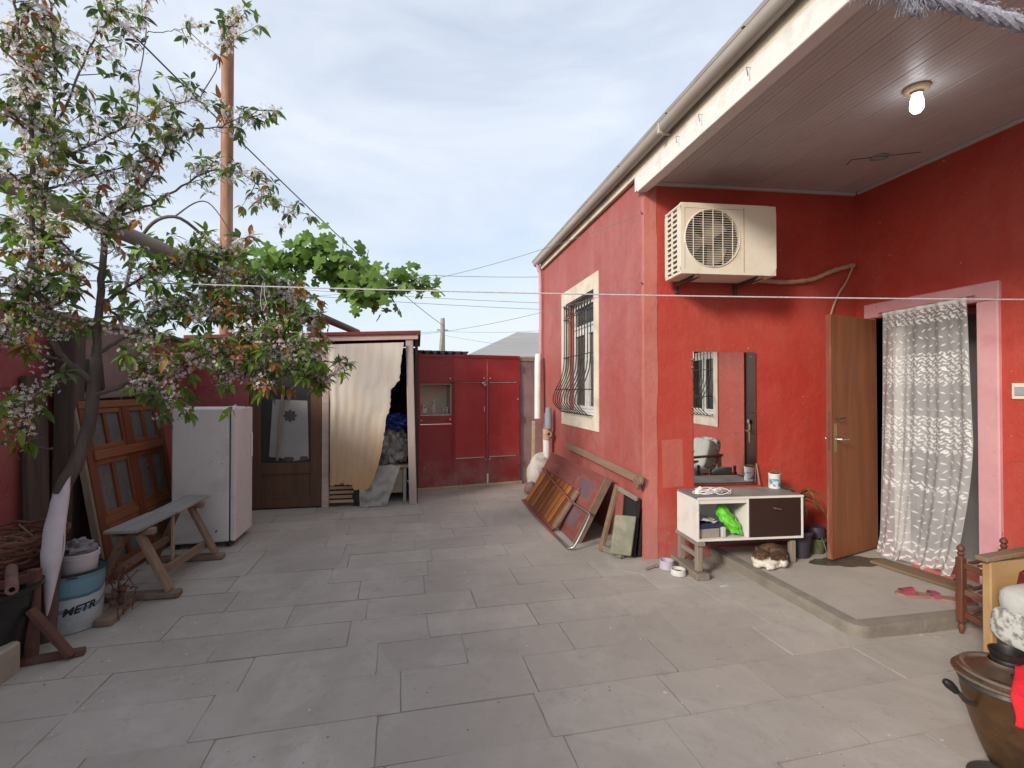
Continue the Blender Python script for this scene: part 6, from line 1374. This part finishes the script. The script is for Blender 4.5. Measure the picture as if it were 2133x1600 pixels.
for ci, c in enumerate(canes):
    sp = spline([Q(*p) for p in c], 8); b = B(); b.tube(sp, [lerp(.022 if ci == 0 else .009, .004, k/(len(sp)-1)) for k in range(len(sp))], 8); b.build('cane', 'bark_pale', vine)
    L = sum((sp[i+1]-sp[i]).length for i in range(len(sp)-1)); n = int(L*(115 if ci in (0, 2) else 80))
    for k in range(n):
        f_ = rv.random(); 
        if (ci == 0 and (f_ < .40 or (f_ < .46 and rv.random() < .5))) or ci == 5 or (ci == 4 and rv.random() < .5): continue
        i = min(len(sp)-2, int(f_*(len(sp)-1))); p = sp[i].lerp(sp[i+1], f_*(len(sp)-1)-i); tipk = 1.0 if f_ < .85 else .75
        off = Vector((rv.gauss(0, .13), rv.gauss(0, .16), rv.gauss(.0, .115)-.02))*tipk; q_ = p+off
        d = Vector((off.x+rv.gauss(0, .1), off.y-.12+rv.gauss(0, .1), .12+rv.gauss(0, .12))).normalized()
        vl.append((q_, d, rv.uniform(.09, .145)*tipk))
vl.sort(key=lambda a: -a[2]/(a[0]-cp).length+(.02 if a[0].x < -1.6 else 0))
restv = B()
for i, (p, d, s_) in enumerate(vl):
    z = d; x = Vector((rv.gauss(0, 1), rv.gauss(0, 1), 0)).cross(z); x = x.normalized() if x.length > 1e-3 else z.orthogonal(); y = z.cross(x)
    if y.z > 0: y = -y; x = -x
    Rm = Matrix((x, y, z)).transposed()
    if i < 280:
        o = bpy.data.objects.new('leaf', vme); COL.objects.link(o); o.parent = vine; o.matrix_local = Matrix.Translation(p-VB) @ Rm.to_4x4() @ Matrix.Scale(s_*1.15, 4)
    else: restv._add([p+Rm @ (Vector(v)*s_*1.15) for v in VV], VF)
restv.build('foliage', 'vine_leaf', vine, kind='stuff')
print('slabs', ns, 'twigs', ntw, 'leaves', len(leaf_list), 'vine', len(vl), 'blossom', sum(len(f.f) for f in flow.values())//5)
# petals, crumbs and dry bits on the paving
q = random.Random(77); bp, bd = B(), B()
for k in range(240):
    if q.random() < .6: x, y = q.gauss(-1.7, .7), q.gauss(3.6, .9)
    else: x, y = q.uniform(-2.5, 2.3), q.uniform(1.2, 7.0)
    if not (-2.7 < x < 1.9 and 1.1 < y < 7.2): continue
    a = q.uniform(0, 6.28); s_ = q.uniform(.003, .0075); d, e = Vector((math.cos(a), math.sin(a), 0)), Vector((-math.sin(a), math.cos(a), 0)); p = Vector((x, y, .0035))
    (bp if q.random() < .6 else bd)._add([p-d*s_, p+e*s_*.6+Vector((0, 0, .002)), p+d*s_+Vector((0, 0, .001)), p-e*s_*.6+Vector((0, 0, .0015))], [(0, 1, 2, 3)])
bp.build('fallen_petals', 'petal', label='white fallen petals scattered over the paving', cat='petals', kind='stuff')
bd.build('paving_litter', 'twig_brown', label='small brown crumbs of litter scattered over the paving', cat='litter', kind='stuff')
# tidy the helper property
for o in bpy.data.objects:
    if '_o' in o.keys(): del o['_o']
